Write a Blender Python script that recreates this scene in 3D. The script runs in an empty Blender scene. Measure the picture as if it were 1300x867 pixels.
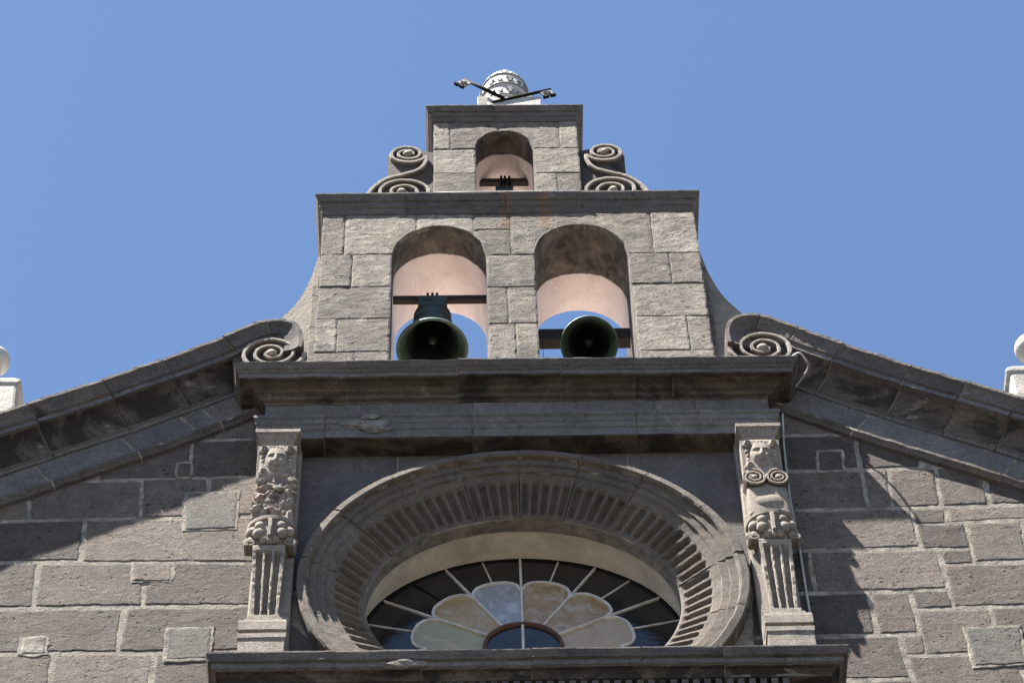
import bpy, math, random
from mathutils import Vector, Matrix, noise
R = math.radians
random.seed(7)
scene = bpy.context.scene
col = scene.collection

# ------------------------------------------------------------------ camera
cam_d = bpy.data.cameras.new('camera')
cam_o = bpy.data.objects.new('camera', cam_d)
col.objects.link(cam_o)
scene.camera = cam_o
cam_d.sensor_fit = 'HORIZONTAL'
cam_d.sensor_width = 36.0
cam_d.lens = 36.0 * 3850.0 / 1300.0
cam_d.clip_start = 0.1
cam_d.clip_end = 3000
_yaw, _pit, _rol = .0317128, 1.0298632, -.0387554
_f = Vector((math.sin(_yaw) * math.cos(_pit), math.cos(_yaw) * math.cos(_pit), math.sin(_pit)))
_r = Vector((math.cos(_yaw), -math.sin(_yaw), 0))
_u = _r.cross(_f)
_c, _s = math.cos(_rol), math.sin(_rol)
_r2 = _c * _r + _s * _u
_u2 = -_s * _r + _c * _u
m = Matrix((_r2, _u2, -_f)).transposed().to_4x4()
m.translation = Vector((-.36, -11.0, 1.6))
cam_o.matrix_world = m

# ------------------------------------------------------------------ sky, sun, exposure
SUN = Vector((.366, .198, -.909)).normalized()       # direction the light travels
world = bpy.data.worlds.new('World')
scene.world = world
world.use_nodes = True
wn = world.node_tree
bg = wn.nodes['Background']
sky = wn.nodes.new('ShaderNodeTexSky')
sky.sky_type = 'NISHITA'
sky.sun_disc = False
sky.sun_elevation = math.asin(-SUN.z)
sky.sun_rotation = math.atan2(-SUN.x, -SUN.y)
sky.altitude = 2100
sky.air_density = 1.0
sky.dust_density = 0.35
sky.ozone_density = 2.0
wn.links.new(sky.outputs[0], bg.inputs[0])
bg.inputs[1].default_value = 0.053
sun_d = bpy.data.lights.new('sun', 'SUN')
sun_d.energy = 5.0
sun_d.angle = R(0.53)
sun_d.color = (1.0, .945, .87)
sun_o = bpy.data.objects.new('sun', sun_d)
col.objects.link(sun_o)
sun_o.location = (-20, -12, 60)
sun_o.rotation_euler = SUN.to_track_quat('-Z', 'Y').to_euler()
vs = scene.view_settings
vs.view_transform = 'Standard'
vs.look = 'None'
vs.gamma = 1
vs.use_curve_mapping = False
vs.exposure = 2.3

# ------------------------------------------------------------------ materials
def new_mat(name):
    mt = bpy.data.materials.new(name)
    mt.use_nodes = True
    nt = mt.node_tree
    b = nt.nodes['Principled BSDF']
    return mt, nt, b

def N(nt, typ, **kw):
    n = nt.nodes.new(typ)
    for k, v in kw.items():
        if isinstance(k, str) and k.startswith('i_'):
            n.inputs[k[2:]].default_value = v
        else:
            setattr(n, k, v)
    return n

def noise_n(nt, vec, scale, detail=4, rough=.6, dist=0.0):
    n = N(nt, 'ShaderNodeTexNoise')
    n.inputs['Scale'].default_value = scale
    n.inputs['Detail'].default_value = detail
    n.inputs['Roughness'].default_value = rough
    n.inputs['Distortion'].default_value = dist
    nt.links.new(vec, n.inputs['Vector'])
    return n.outputs['Fac']

def ramp(nt, fac, a, b, ca=(0, 0, 0, 1), cb=(1, 1, 1, 1)):
    n = N(nt, 'ShaderNodeValToRGB')
    n.color_ramp.elements[0].position = a
    n.color_ramp.elements[1].position = b
    n.color_ramp.elements[0].color = ca
    n.color_ramp.elements[1].color = cb
    nt.links.new(fac, n.inputs['Fac'])
    return n.outputs['Color']

def mix(nt, fac, a, b, mode='MIX'):
    n = N(nt, 'ShaderNodeMix', data_type='RGBA', blend_type=mode)
    def put(sock, v):
        if isinstance(v, (int, float)):
            sock.default_value = v
        elif isinstance(v, tuple):
            sock.default_value = v if len(v) == 4 else v + (1,)
        else:
            nt.links.new(v, sock)
    put(n.inputs[0], fac)
    put(n.inputs[6], a)
    put(n.inputs[7], b)
    return n.outputs[2]

def math_n(nt, op, a, b=None):
    n = N(nt, 'ShaderNodeMath', operation=op)
    for i, v in enumerate((a, b)):
        if v is None:
            continue
        if isinstance(v, (int, float)):
            n.inputs[i].default_value = v
        else:
            nt.links.new(v, n.inputs[i])
    return n.outputs[0]

def bump(nt, height, dist, strength=1.0, normal=None):
    n = N(nt, 'ShaderNodeBump')
    n.inputs['Distance'].default_value = dist
    n.inputs['Strength'].default_value = strength
    nt.links.new(height, n.inputs['Height'])
    if normal is not None:
        nt.links.new(normal, n.inputs['Normal'])
    return n.outputs['Normal']

def coords(nt, stretch=(1, 1, 1), rand=True):
    tc = N(nt, 'ShaderNodeTexCoord')
    mp = N(nt, 'ShaderNodeMapping')
    mp.inputs['Scale'].default_value = stretch
    nt.links.new(tc.outputs['Object'], mp.inputs['Vector'])
    oi = N(nt, 'ShaderNodeObjectInfo')
    if rand:
        cmb = N(nt, 'ShaderNodeCombineXYZ')
        r1 = math_n(nt, 'MULTIPLY', oi.outputs['Random'], 37.0)
        nt.links.new(r1, cmb.inputs[0])
        nt.links.new(r1, cmb.inputs[2])
        ad = N(nt, 'ShaderNodeVectorMath', operation='ADD')
        nt.links.new(mp.outputs[0], ad.inputs[0])
        nt.links.new(cmb.outputs[0], ad.inputs[1])
        return ad.outputs[0], oi.outputs['Random']
    return mp.outputs[0], oi.outputs['Random']

def stone(name, dark, light, crust=0.0, crust_col=(.022, .019, .017), brown=0.0, coarse=.010, fine=.004,
          pits=.3, pale=0.0, stretch=(1, 1, 1), rand=True, rough=.92, scale=1.0, rust=False, streaks=.45, mottle=0.0):
    dark, light = tuple(c * .87 for c in dark), tuple(c * .87 for c in light)
    mt, nt, b = new_mat(name)
    v, rnd = coords(nt, stretch, rand)
    wm = N(nt, 'ShaderNodeMapping')
    wm.inputs['Scale'].default_value = (.7, 1, 1.7)
    nt.links.new(v, wm.inputs['Vector'])
    wr = wm.outputs[0]
    base = mix(nt, rnd, dark, light)
    n1 = noise_n(nt, v, 3.0, 5, .65)
    base = mix(nt, ramp(nt, n1, .32, .68), mix(nt, .8, base, (.66, .65, .65), 'MULTIPLY'), base)
    sm = N(nt, 'ShaderNodeMapping')
    sm.inputs['Scale'].default_value = (7, 7, .9)
    nt.links.new(v, sm.inputs['Vector'])
    streak = ramp(nt, noise_n(nt, sm.outputs[0], 1.0, 5, .65, .3), .50, .74)
    base = mix(nt, math_n(nt, 'MULTIPLY', streak, streaks), base, (.46, .45, .44), 'MULTIPLY')
    blot = ramp(nt, noise_n(nt, v, 1.7, 6, .7, 1.0), .40, .66)
    base = mix(nt, math_n(nt, 'MULTIPLY', blot, .6), base, (1.30, 1.24, 1.13), 'MULTIPLY')
    n2 = noise_n(nt, v, 17 * scale, 6, .7, .3)
    base = mix(nt, math_n(nt, 'MULTIPLY', ramp(nt, n2, .42, .70), .55), base, (1.55, 1.54, 1.52), 'MULTIPLY')
    n3 = noise_n(nt, v, 85 * scale, 4, .7)
    base = mix(nt, .75, base, ramp(nt, n3, .30, .68, (.36, .35, .34, 1), (1.42, 1.41, 1.4, 1)), 'MULTIPLY')
    # little pits
    vo = N(nt, 'ShaderNodeTexVoronoi')
    vo.inputs['Scale'].default_value = 46 * scale
    nt.links.new(v, vo.inputs['Vector'])
    pit = ramp(nt, vo.outputs['Distance'], .10, .26, (1, 1, 1, 1), (0, 0, 0, 1))
    pm = math_n(nt, 'MULTIPLY', pit, ramp(nt, noise_n(nt, v, 9, 3, .6), .5, .62))
    base = mix(nt, math_n(nt, 'MULTIPLY', pm, pits), base, tuple(c * .28 for c in dark))
    if mottle > 0:
        nm = noise_n(nt, v, 7.5, 9, .78, .5)
        base = mix(nt, math_n(nt, 'MULTIPLY', ramp(nt, nm, .42, .60, (1, 1, 1, 1), (0, 0, 0, 1)), mottle), base, (.50, .49, .48), 'MULTIPLY')
        vb = N(nt, 'ShaderNodeTexVoronoi')
        vb.inputs['Scale'].default_value = 21
        vb.inputs['Randomness'].default_value = 1.0
        wv = N(nt, 'ShaderNodeVectorMath', operation='ADD')
        nt.links.new(v, wv.inputs[0])
        wn_ = N(nt, 'ShaderNodeTexNoise')
        wn_.inputs['Scale'].default_value = 30
        nt.links.new(v, wn_.inputs['Vector'])
        ws = N(nt, 'ShaderNodeVectorMath', operation='SCALE')
        ws.inputs['Scale'].default_value = .05
        nt.links.new(wn_.outputs['Color'], ws.inputs[0])
        nt.links.new(ws.outputs[0], wv.inputs[1])
        nt.links.new(wv.outputs[0], vb.inputs['Vector'])
        big = math_n(nt, 'MULTIPLY', ramp(nt, vb.outputs['Distance'], .10, .30, (1, 1, 1, 1), (0, 0, 0, 1)), ramp(nt, noise_n(nt, v, 5, 4, .6), .47, .58))
        base = mix(nt, math_n(nt, 'MULTIPLY', big, .9), base, tuple(c * .22 for c in dark))
    if pale > 0:
        npl = noise_n(nt, v, 6.0, 6, .75, .6)
        base = mix(nt, math_n(nt, 'MULTIPLY', ramp(nt, npl, .60, .72), pale), base, (.46, .43, .38))
    if brown > 0:
        nb = noise_n(nt, v, 4.2, 5, .65, .5)
        base = mix(nt, math_n(nt, 'MULTIPLY', ramp(nt, nb, .47, .66), brown), base, (.125, .092, .066))
    if crust > 0:
        nc = noise_n(nt, v, 2.6, 7, .68, .8)
        lo = .68 - .36 * crust
        base = mix(nt, math_n(nt, 'MULTIPLY', ramp(nt, nc, lo, lo + .10), .9), base, crust_col)
    if rust:        # two rusty runs below the ledge of the top storey
        tc = N(nt, 'ShaderNodeTexCoord')
        sp = N(nt, 'ShaderNodeSeparateXYZ')
        nt.links.new(tc.outputs['Object'], sp.inputs[0])
        wob = math_n(nt, 'MULTIPLY', math_n(nt, 'SUBTRACT', noise_n(nt, tc.outputs['Object'], 12, 4, .6), .5), .12)
        xx = math_n(nt, 'ADD', sp.outputs[0], wob)
        m1 = ramp(nt, math_n(nt, 'ABSOLUTE', math_n(nt, 'SUBTRACT', xx, .275)), .015, .075, (1, 1, 1, 1), (0, 0, 0, 1))
        m2 = ramp(nt, math_n(nt, 'ABSOLUTE', math_n(nt, 'SUBTRACT', xx, -.02)), .01, .05, (1, 1, 1, 1), (0, 0, 0, 1))
        zz = math_n(nt, 'MULTIPLY', math_n(nt, 'GREATER_THAN', sp.outputs[2], 21.56), math_n(nt, 'LESS_THAN', sp.outputs[2], 22.06))
        mm = math_n(nt, 'MULTIPLY', math_n(nt, 'MAXIMUM', m1, m2), zz)
        mm = math_n(nt, 'MULTIPLY', mm, ramp(nt, noise_n(nt, tc.outputs['Object'], 22, 4, .6), .3, .6))
        base = mix(nt, math_n(nt, 'MULTIPLY', mm, .7), base, (.17, .085, .03))
    nt.links.new(base, b.inputs['Base Color'])
    b.inputs['Roughness'].default_value = rough
    b.inputs['Specular IOR Level'].default_value = .25
    h1 = noise_n(nt, v, 24 * scale, 7, .72, .4)
    h2 = noise_n(nt, v, 95 * scale, 4, .7)
    h0 = noise_n(nt, wr, 14 * scale, 6, .7, .8)
    nrm = bump(nt, h0, coarse * 1.0)
    nrm = bump(nt, h1, coarse * 1.3, 1.0, nrm)
    nrm = bump(nt, h2, fine * 1.9, 1.0, nrm)
    hp = math_n(nt, 'SUBTRACT', 1.0, pm)
    nrm = bump(nt, hp, .006, .8, nrm)
    if mottle > 0:
        nrm = bump(nt, math_n(nt, 'SUBTRACT', 1.0, big), .012, .9, nrm)
    nt.links.new(nrm, b.inputs['Normal'])
    return mt

def plain(name, colr, rough=.6, metal=0.0, bmp=0.0, bscale=60, var=.25, spec=.4):
    mt, nt, b = new_mat(name)
    v, rnd = coords(nt, (1, 1, 1), True)
    n1 = noise_n(nt, v, bscale * .2, 5, .65)
    c = mix(nt, ramp(nt, n1, .35, .7), tuple(x * (1 - var) for x in colr), tuple(min(1, x * (1 + var * .4)) for x in colr))
    nt.links.new(c, b.inputs['Base Color'])
    b.inputs['Roughness'].default_value = rough
    b.inputs['Metallic'].default_value = metal
    b.inputs['Specular IOR Level'].default_value = spec
    if bmp > 0:
        nt.links.new(bump(nt, noise_n(nt, v, bscale, 5, .65), bmp), b.inputs['Normal'])
    return mt

M = {}
M['wall'] = stone('wall_stone', (.105, .089, .079), (.215, .181, .157), coarse=.012, fine=.006, pits=.6, mottle=.40)
M['wall_grey'] = stone('grey_repair_stone', (.160, .152, .138), (.180, .171, .155), coarse=.011, fine=.006, pits=.6, mottle=.45)
M['gable'] = stone('gable_stone', (.185, .163, .140), (.390, .349, .304), crust=.40, crust_col=(.085, .075, .066), coarse=.014, fine=.007, pits=1.0, pale=.55, rust=True, mottle=.75)
M['cornice'] = stone('cornice_stone', (.092, .083, .080), (.130, .117, .111), crust=.26, brown=.35, pale=.25, coarse=.006, fine=.003, pits=.3, stretch=(.55, 1, 1), rust=True)
M['crust'] = stone('crusted_soffit_stone', (.085, .074, .066), (.130, .112, .098), crust=.60, brown=.4, pale=.55, coarse=.006, fine=.003, pits=.3, stretch=(.6, 1, 1))
M['frieze'] = stone('frieze_stone', (.130, .124, .126), (.172, .162, .162), crust=.10, coarse=.006, fine=.003, pits=.25)
M['panel'] = stone('panel_stone', (.104, .098, .100), (.120, .112, .112), crust=.12, coarse=.006, fine=.004, pits=.25, rand=False)
M['ring'] = stone('ring_stone', (.112, .097, .085), (.150, .130, .113), crust=.12, brown=.25, coarse=.006, fine=.004, pits=.35)
M['carved'] = stone('carved_stone', (.255, .226, .196), (.275, .245, .213), coarse=.003, fine=.004, pits=.3, pale=.3)
M['scroll'] = stone('scroll_stone', (.27, .245, .212), (.29, .262, .228), coarse=.005, fine=.003, pits=.3, pale=.3)
M['scroll_back'] = stone('shaded_scroll_ground_stone', (.075, .067, .062), (.095, .085, .078), crust=.35, coarse=.005, fine=.003, pits=.3)  # channel shade and grime put into the dark ground colour
M['mortar'] = plain('mortar', (.275, .243, .202), .95, 0, .012, 60, .6, .2)
M['eroded'] = plain('eroded_core', (.30, .26, .228), .95, 0, .02, 45, .5, .2)
M['brick'] = plain('broken_brick', (.25, .18, .15), .95, 0, .01, 50, .4, .2)
M['joint_mortar'] = plain('dirty_joint_mortar', (.19, .172, .150), .95, 0, .008, 70, .5, .2)
M['white'] = plain('white_paint', (.38, .372, .355), .7, 0, .006, 40, .28)
M['ornament'] = plain('grey_carved_ornament', (.19, .186, .18), .8, 0, .004, 40, .3)
M['beige'] = plain('beige_plinth_stone', (.26, .24, .205), .9, 0, .005, 40, .3)
M['white_dirty'] = plain('weathered_white_paint', (.31, .288, .255), .85, 0, .008, 40, .45)
M['cream'] = plain('cream_plaster', (.50, .455, .385), .9, 0, .006, 25, .28, .2)
M['wing'] = plain('pale_render', (.235, .207, .175), .92, 0, .008, 40, .3, .2)
M['roof'] = plain('bounce_roof_coating', (.55, .50, .45), .9, 0, .01, 10, .2, .2)
M['bronze'] = plain('patinated_bronze', (.032, .052, .044), .55, .25, .006, 40, .65, .5)
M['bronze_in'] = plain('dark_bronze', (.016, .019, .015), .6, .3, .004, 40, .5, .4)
M['bronze_lip'] = plain('worn_bronze_lip', (.045, .072, .045), .5, .2, .004, 30, .5, .4)
M['verdigris'] = plain('verdigris_lip', (.20, .30, .25), .55, .1, .004, 30, .4, .4)
M['iron'] = plain('black_iron', (.012, .011, .010), .85, 0, .003, 60, .3, .08)
M['wood'] = plain('dark_beam_wood', (.035, .022, .018), .8, 0, .005, 50, .4, .3)
M['groove'] = stone('dark_groove_stone', (.085, .071, .060), (.112, .093, .078), crust=.2, brown=.5, coarse=.005, fine=.003, pits=.3)  # darker, browner stone on the groove faces
M['scroll_side'] = stone('shaded_scroll_edge_stone', (.15, .132, .114), (.17, .15, .13), crust=.2, coarse=.004, fine=.003, pits=.3)  # ridge sides darkened: their shade, with grime, painted into the colour
M['rust'] = plain('rusty_iron', (.10, .055, .042), .85, .1, .004, 60, .5, .3)
M['lead'] = plain('grey_painted_bar', (.50, .475, .44), .6, .1, .002, 60, .35, .4)
M['cable'] = plain('grey_cable', (.36, .35, .335), .6, 0, .001, 60, .2, .4)
M['ground'] = plain('plaza_paving', (.062, .056, .050), .9, 0, .01, 4, .2, .2)

def gable_core():
    mt, nt, b = new_mat('arch_lining')
    tc = N(nt, 'ShaderNodeTexCoord')
    sp = N(nt, 'ShaderNodeSeparateXYZ')
    nt.links.new(tc.outputs['Object'], sp.inputs[0])
    v = tc.outputs['Object']
    # where the pink limewash of the vault stops: nearer the front in the arch beside the swung-down bell
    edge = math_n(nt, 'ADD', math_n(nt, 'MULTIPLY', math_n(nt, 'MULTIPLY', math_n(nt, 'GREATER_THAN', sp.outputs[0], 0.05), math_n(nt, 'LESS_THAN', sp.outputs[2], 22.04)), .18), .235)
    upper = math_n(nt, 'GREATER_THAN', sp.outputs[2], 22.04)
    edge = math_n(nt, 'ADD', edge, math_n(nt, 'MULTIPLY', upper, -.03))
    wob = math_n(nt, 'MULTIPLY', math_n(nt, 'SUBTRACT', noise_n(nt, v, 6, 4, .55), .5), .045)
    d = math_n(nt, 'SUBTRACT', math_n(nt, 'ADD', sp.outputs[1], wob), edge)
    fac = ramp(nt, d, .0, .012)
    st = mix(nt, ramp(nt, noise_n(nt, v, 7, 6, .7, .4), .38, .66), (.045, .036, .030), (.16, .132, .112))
    st = mix(nt, ramp(nt, noise_n(nt, v, 60, 4, .7), .3, .7), st, tuple([.20, .18, .16]), 'MIX') if False else st
    pk = mix(nt, ramp(nt, noise_n(nt, v, 5, 5, .6), .3, .75), (.66, .53, .49), (.73, .62, .585))
    dirt = ramp(nt, noise_n(nt, v, 2.6, 8, .72, .8), .48, .70)
    pk = mix(nt, math_n(nt, 'MULTIPLY', dirt, .40), pk, (.40, .31, .27))
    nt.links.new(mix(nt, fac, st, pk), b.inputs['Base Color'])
    b.inputs['Roughness'].default_value = .92
    b.inputs['Specular IOR Level'].default_value = .2
    nt.links.new(bump(nt, noise_n(nt, v, 30, 6, .7), .012), b.inputs['Normal'])
    return mt
M['core'] = gable_core()

def glass_mat(name, ca, cb, cc, rough=.22, scale=9):
    mt, nt, b = new_mat(name)
    v, rnd = coords(nt, (1, 1, 1), True)
    n1 = noise_n(nt, v, scale, 6, .65, 1.2)
    c = mix(nt, ramp(nt, n1, .36, .56), ca, cb)
    n2 = noise_n(nt, v, scale * .6, 5, .6, 1.5)
    c = mix(nt, ramp(nt, n2, .52, .68), c, cc)
    nt.links.new(c, b.inputs['Base Color'])
    b.inputs['Roughness'].default_value = rough
    b.inputs['Specular IOR Level'].default_value = .5
    nt.links.new(bump(nt, noise_n(nt, v, 30, 3, .5), .0012), b.inputs['Normal'])
    return mt
M['glass_dark'] = glass_mat('dark_glass', (.010, .010, .011), (.016, .015, .015), (.022, .02, .02), .12, 6)
M['glass_green'] = glass_mat('greenish_yellow_glass', (0.252, 0.226, 0.13), (0.215, 0.2, 0.118), (0.296, 0.259, 0.163))
M['glass_tan'] = glass_mat('tan_glass', (0.311, 0.229, 0.111), (0.252, 0.17, 0.081), (0.296, 0.252, 0.185))
M['glass_blue'] = glass_mat('milky_blue_glass', (0.244, 0.252, 0.274), (0.2, 0.2, 0.207), (0.34, 0.348, 0.385))
M['glass_brown'] = glass_mat('brown_marbled_glass', (0.281, 0.222, 0.148), (0.215, 0.13, 0.059), (0.311, 0.274, 0.222))
M['glass_pink'] = glass_mat('pinkish_marbled_glass', (0.296, 0.229, 0.159), (0.281, 0.215, 0.126), (0.252, 0.163, 0.118))

# ------------------------------------------------------------------ helpers
def mesh(name, verts, faces, mats, parent=None, smooth=False, midx=None):
    me = bpy.data.meshes.new(name)
    me.from_pydata([tuple(v) for v in verts], [], faces)
    if not isinstance(mats, (list, tuple)):
        mats = [mats]
    for mt in mats:
        me.materials.append(mt)
    if midx:
        me.polygons.foreach_set('material_index', midx)
    if smooth:
        me.polygons.foreach_set('use_smooth', [True] * len(me.polygons))
    me.update()
    o = bpy.data.objects.new(name, me)
    col.objects.link(o)
    o.parent = parent
    return o

def tag(o, label=None, cat=None, group=None, kind=None):
    for k, v in (('label', label), ('category', cat), ('group', group), ('kind', kind)):
        if v:
            o[k] = v
    return o

def empty(name, loc):
    o = bpy.data.objects.new(name, None)
    o.empty_display_size = .2
    o.location = loc
    col.objects.link(o)
    return o

def nz(x, y, z, s, amp):
    return noise.noise(Vector((x * s, y * s, z * s))) * amp

def subdiv(poly, step):
    out = []
    for i, p in enumerate(poly):
        q = poly[(i + 1) % len(poly)]
        L = math.hypot(q[0] - p[0], q[1] - p[1])
        n = max(1, int(round(L / step)))
        for k in range(n):
            t = k / n
            out.append((p[0] + (q[0] - p[0]) * t, p[1] + (q[1] - p[1]) * t))
    return out

def area(poly):
    return .5 * sum(poly[i][0] * poly[(i + 1) % len(poly)][1] - poly[(i + 1) % len(poly)][0] * poly[i][1] for i in range(len(poly)))

def inset(poly, d):
    n = len(poly)
    out = []
    for i in range(n):
        a, b, c = poly[i - 1], poly[i], poly[(i + 1) % n]
        e1 = Vector((b[0] - a[0], b[1] - a[1]))
        e2 = Vector((c[0] - b[0], c[1] - b[1]))
        if e1.length < 1e-9 or e2.length < 1e-9:
            out.append(b)
            continue
        e1.normalize()
        e2.normalize()
        n1 = Vector((-e1.y, e1.x))
        n2 = Vector((-e2.y, e2.x))
        nn = n1 + n2
        if nn.length < 1e-6:
            nn = n1
        nn.normalize()
        k = d / max(.5, nn.dot(n1))
        out.append((b[0] + nn.x * k, b[1] + nn.y * k))
    return out

def block(name, poly, yf, yb, mt, parent, jit=.004, bev=.007, step=.08, tilt=.004):
    """a dressed stone: outline in x,z, front face at yf, worn edges"""
    if area(poly) < 0:
        poly = poly[::-1]
    poly = subdiv(poly, step)
    k = random.uniform(0, 90)
    poly = [(x + nz(x, k, z, 11, jit) + nz(x, k, z, 40, jit * .6), z + nz(x + 31, k, z, 11, jit) + nz(x + 31, k, z, 40, jit * .6)) for x, z in poly]
    ins = inset(poly, bev)
    cx = sum(p[0] for p in poly) / len(poly)
    cz = sum(p[1] for p in poly) / len(poly)
    ta, tb, t0 = random.uniform(-tilt, tilt), random.uniform(-tilt, tilt), random.uniform(-tilt, tilt)
    n = len(poly)
    V, F = [], []
    for x, z in poly:
        V.append((x, yb, z))
    for x, z in poly:
        V.append((x, yf + bev * .8 + nz(x, k, z, 20, .003), z))
    for x, z in ins:
        V.append((x, yf + t0 + ta * (x - cx) * 2 + tb * (z - cz) * 2, z))
    for i in range(n):
        j = (i + 1) % n
        F.append((i, j, n + j, n + i))
        F.append((n + i, n + j, 2 * n + j, 2 * n + i))
    F.append(tuple(range(2 * n, 3 * n)))
    return mesh(name, V, F, mt, parent)

def block_grid(name, fn, wu, wv, yf, yb, mt, parent, jit=.006, bev=.007, amp=.007, res=.032, us=None):
    """a dressed stone with a hewn, uneven face; fn(u, v) -> (x, z)"""
    e = .012
    def lines(w):
        n = max(2, int(round(w / res)))
        return [0.0, min(.2, e / w)] + [e / w + (1 - 2 * e / w) * i / n for i in range(1, n)] + [max(.8, 1 - e / w), 1.0]
    U = us or lines(wu)
    W = lines(wv)
    k = random.uniform(0, 90)
    off = random.uniform(-.002, .0)
    ta, tb = random.uniform(-.002, .002), random.uniform(-.002, .002)
    V, F = [], []
    nu, nv = len(U), len(W)
    for j, v in enumerate(W):
        for i, u in enumerate(U):
            x, z = fn(u, v)
            edge = i in (0, nu - 1) or j in (0, nv - 1)
            jx = nz(x, k, z, 4, jit) + nz(x, k, z, 12, jit) + nz(x, k, z, 34, jit * .6)
            jz = nz(x + 31, k, z, 4, jit) + nz(x + 31, k, z, 12, jit) + nz(x + 31, k, z, 34, jit * .6)
            y = yf + off + ta * (u - .5) + tb * (v - .5)
            if edge:
                y += bev
            else:
                h = noise.fractal(Vector((x * 9, k, z * 16)), .7, 2.1, 4)
                y -= amp * h
            V.append((x + jx, y, z + jz))
    for j in range(nv - 1):
        for i in range(nu - 1):
            F.append((j * nu + i, j * nu + i + 1, (j + 1) * nu + i + 1, (j + 1) * nu + i))
    loop = list(range(nu)) + [j * nu + nu - 1 for j in range(1, nv)] + [(nv - 1) * nu + i for i in range(nu - 2, -1, -1)] + [j * nu for j in range(nv - 2, 0, -1)]
    b0 = len(V)
    for q in loop:
        V.append((V[q][0], yb, V[q][2]))
    L = len(loop)
    for i in range(L):
        j = (i + 1) % L
        F.append((loop[j], loop[i], b0 + i, b0 + j))
    return mesh(name, V, F, mt, parent)

def quad_fn(P):
    """P = TL, TR, BR, BL"""
    (ax, az), (bx, bz), (cx, cz), (dx, dz) = P
    def fn(u, v):
        x0, z0 = dx + (cx - dx) * u, dz + (cz - dz) * u
        x1, z1 = ax + (bx - ax) * u, az + (bz - az) * u
        return (x0 + (x1 - x0) * v, z0 + (z1 - z0) * v)
    return fn, math.hypot(bx - ax, bz - az), math.hypot(dx - ax, dz - az)

def prism(name, poly, y0, y1, mt, parent=None):
    if area(poly) < 0:
        poly = poly[::-1]
    n = len(poly)
    V = [(x, y0, z) for x, z in poly] + [(x, y1, z) for x, z in poly]
    F = [tuple(range(n)), tuple(range(2 * n - 1, n - 1, -1))]
    for i in range(n):
        j = (i + 1) % n
        F.append((i, n + i, n + j, j))
    return mesh(name, V, F, mt, parent)

def boxv(x0, x1, y0, y1, z0, z1):
    V = [(x0, y0, z0), (x1, y0, z0), (x1, y1, z0), (x0, y1, z0), (x0, y0, z1), (x1, y0, z1), (x1, y1, z1), (x0, y1, z1)]
    F = [(0, 3, 2, 1), (4, 5, 6, 7), (0, 1, 5, 4), (1, 2, 6, 5), (2, 3, 7, 6), (3, 0, 4, 7)]
    return V, F

def box(name, b, mt, parent=None, bev=.004):
    V, F = boxv(*b)
    o = mesh(name, V, F, mt, parent)
    if bev:
        md = o.modifiers.new('bevel', 'BEVEL')
        md.width = bev
        md.segments = 2
    return o

def lathe(name, prof, loc, mt, parent=None, seg=40, smooth=True, rot=None, midx=None):
    V, F, I = [], [], []
    n = len(prof)
    for k in range(seg):
        a = 2 * math.pi * k / seg
        for r, z in prof:
            p = Vector((r * math.cos(a), r * math.sin(a), z))
            if rot:
                p = rot @ p
            V.append((p.x + loc[0], p.y + loc[1], p.z + loc[2]))
    for k in range(seg):
        k2 = (k + 1) % seg
        for i in range(n - 1):
            F.append((k * n + i, k2 * n + i, k2 * n + i + 1, k * n + i + 1))
            I.append(midx[i] if midx else 0)
    return mesh(name, V, F, mt, parent, smooth, I)

def tube(name, pts, rad, mt, parent=None, seg=8, smooth=True):
    V, F = [], []
    pts = [Vector(p) for p in pts]
    n = len(pts)
    for i, p in enumerate(pts):
        t = (pts[min(i + 1, n - 1)] - pts[max(i - 1, 0)]).normalized()
        a = t.cross(Vector((0.13, 0.27, .95)))
        if a.length < 1e-3:
            a = t.cross(Vector((1, 0, 0)))
        a.normalize()
        b = t.cross(a)
        r = rad[i] if isinstance(rad, (list, tuple)) else rad
        for k in range(seg):
            g = 2 * math.pi * k / seg
            V.append(p + a * (r * math.cos(g)) + b * (r * math.sin(g)))
    for i in range(n - 1):
        for k in range(seg):
            k2 = (k + 1) % seg
            F.append((i * seg + k, i * seg + k2, (i + 1) * seg + k2, (i + 1) * seg + k))
    F.append(tuple(range(seg))[::-1])
    F.append(tuple(range((n - 1) * seg, n * seg)))
    return mesh(name, V, F, mt, parent, smooth)

def smooth_path(pts, per=8):
    """Catmull-Rom through points"""
    P = [Vector(p) for p in pts]
    out = []
    for i in range(len(P) - 1):
        p0, p1, p2, p3 = P[max(i - 1, 0)], P[i], P[i + 1], P[min(i + 2, len(P) - 1)]
        for k in range(per):
            t = k / per
            out.append(.5 * ((2 * p1) + (-p0 + p2) * t + (2 * p0 - 5 * p1 + 4 * p2 - p3) * t * t + (-p0 + 3 * p1 - 3 * p2 + p3) * t ** 3))
    out.append(P[-1])
    return out

def grid(name, nu, nv, fn, mt, parent, smooth=True, back=None, flip=False, midx=None):
    """heightfield sheet fn(u,v)->(x,y,z), optional skirt to y=back"""
    V, F = [], []
    for j in range(nv + 1):
        for i in range(nu + 1):
            V.append(fn(i / nu, j / nv))
    w = nu + 1
    for j in range(nv):
        for i in range(nu):
            F.append((j * w + i, j * w + i + 1, (j + 1) * w + i + 1, (j + 1) * w + i))
    nf = len(F)
    if back is not None:
        loop = [i for i in range(w)] + [j * w + nu for j in range(1, nv + 1)] + [nv * w + i for i in range(nu - 1, -1, -1)] + [j * w for j in range(nv - 1, 0, -1)]
        b0 = len(V)
        for q in loop:
            V.append((V[q][0], back, V[q][2]))
        L = len(loop)
        for i in range(L):
            j = (i + 1) % L
            F.append((loop[j], loop[i], b0 + i, b0 + j))
    if flip:
        F = [f[::-1] for f in F]
    o = mesh(name, V, F, mt, parent)
    if smooth:
        o.data.polygons.foreach_set('use_smooth', [i < nf for i in range(len(F))])
    return o

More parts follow.
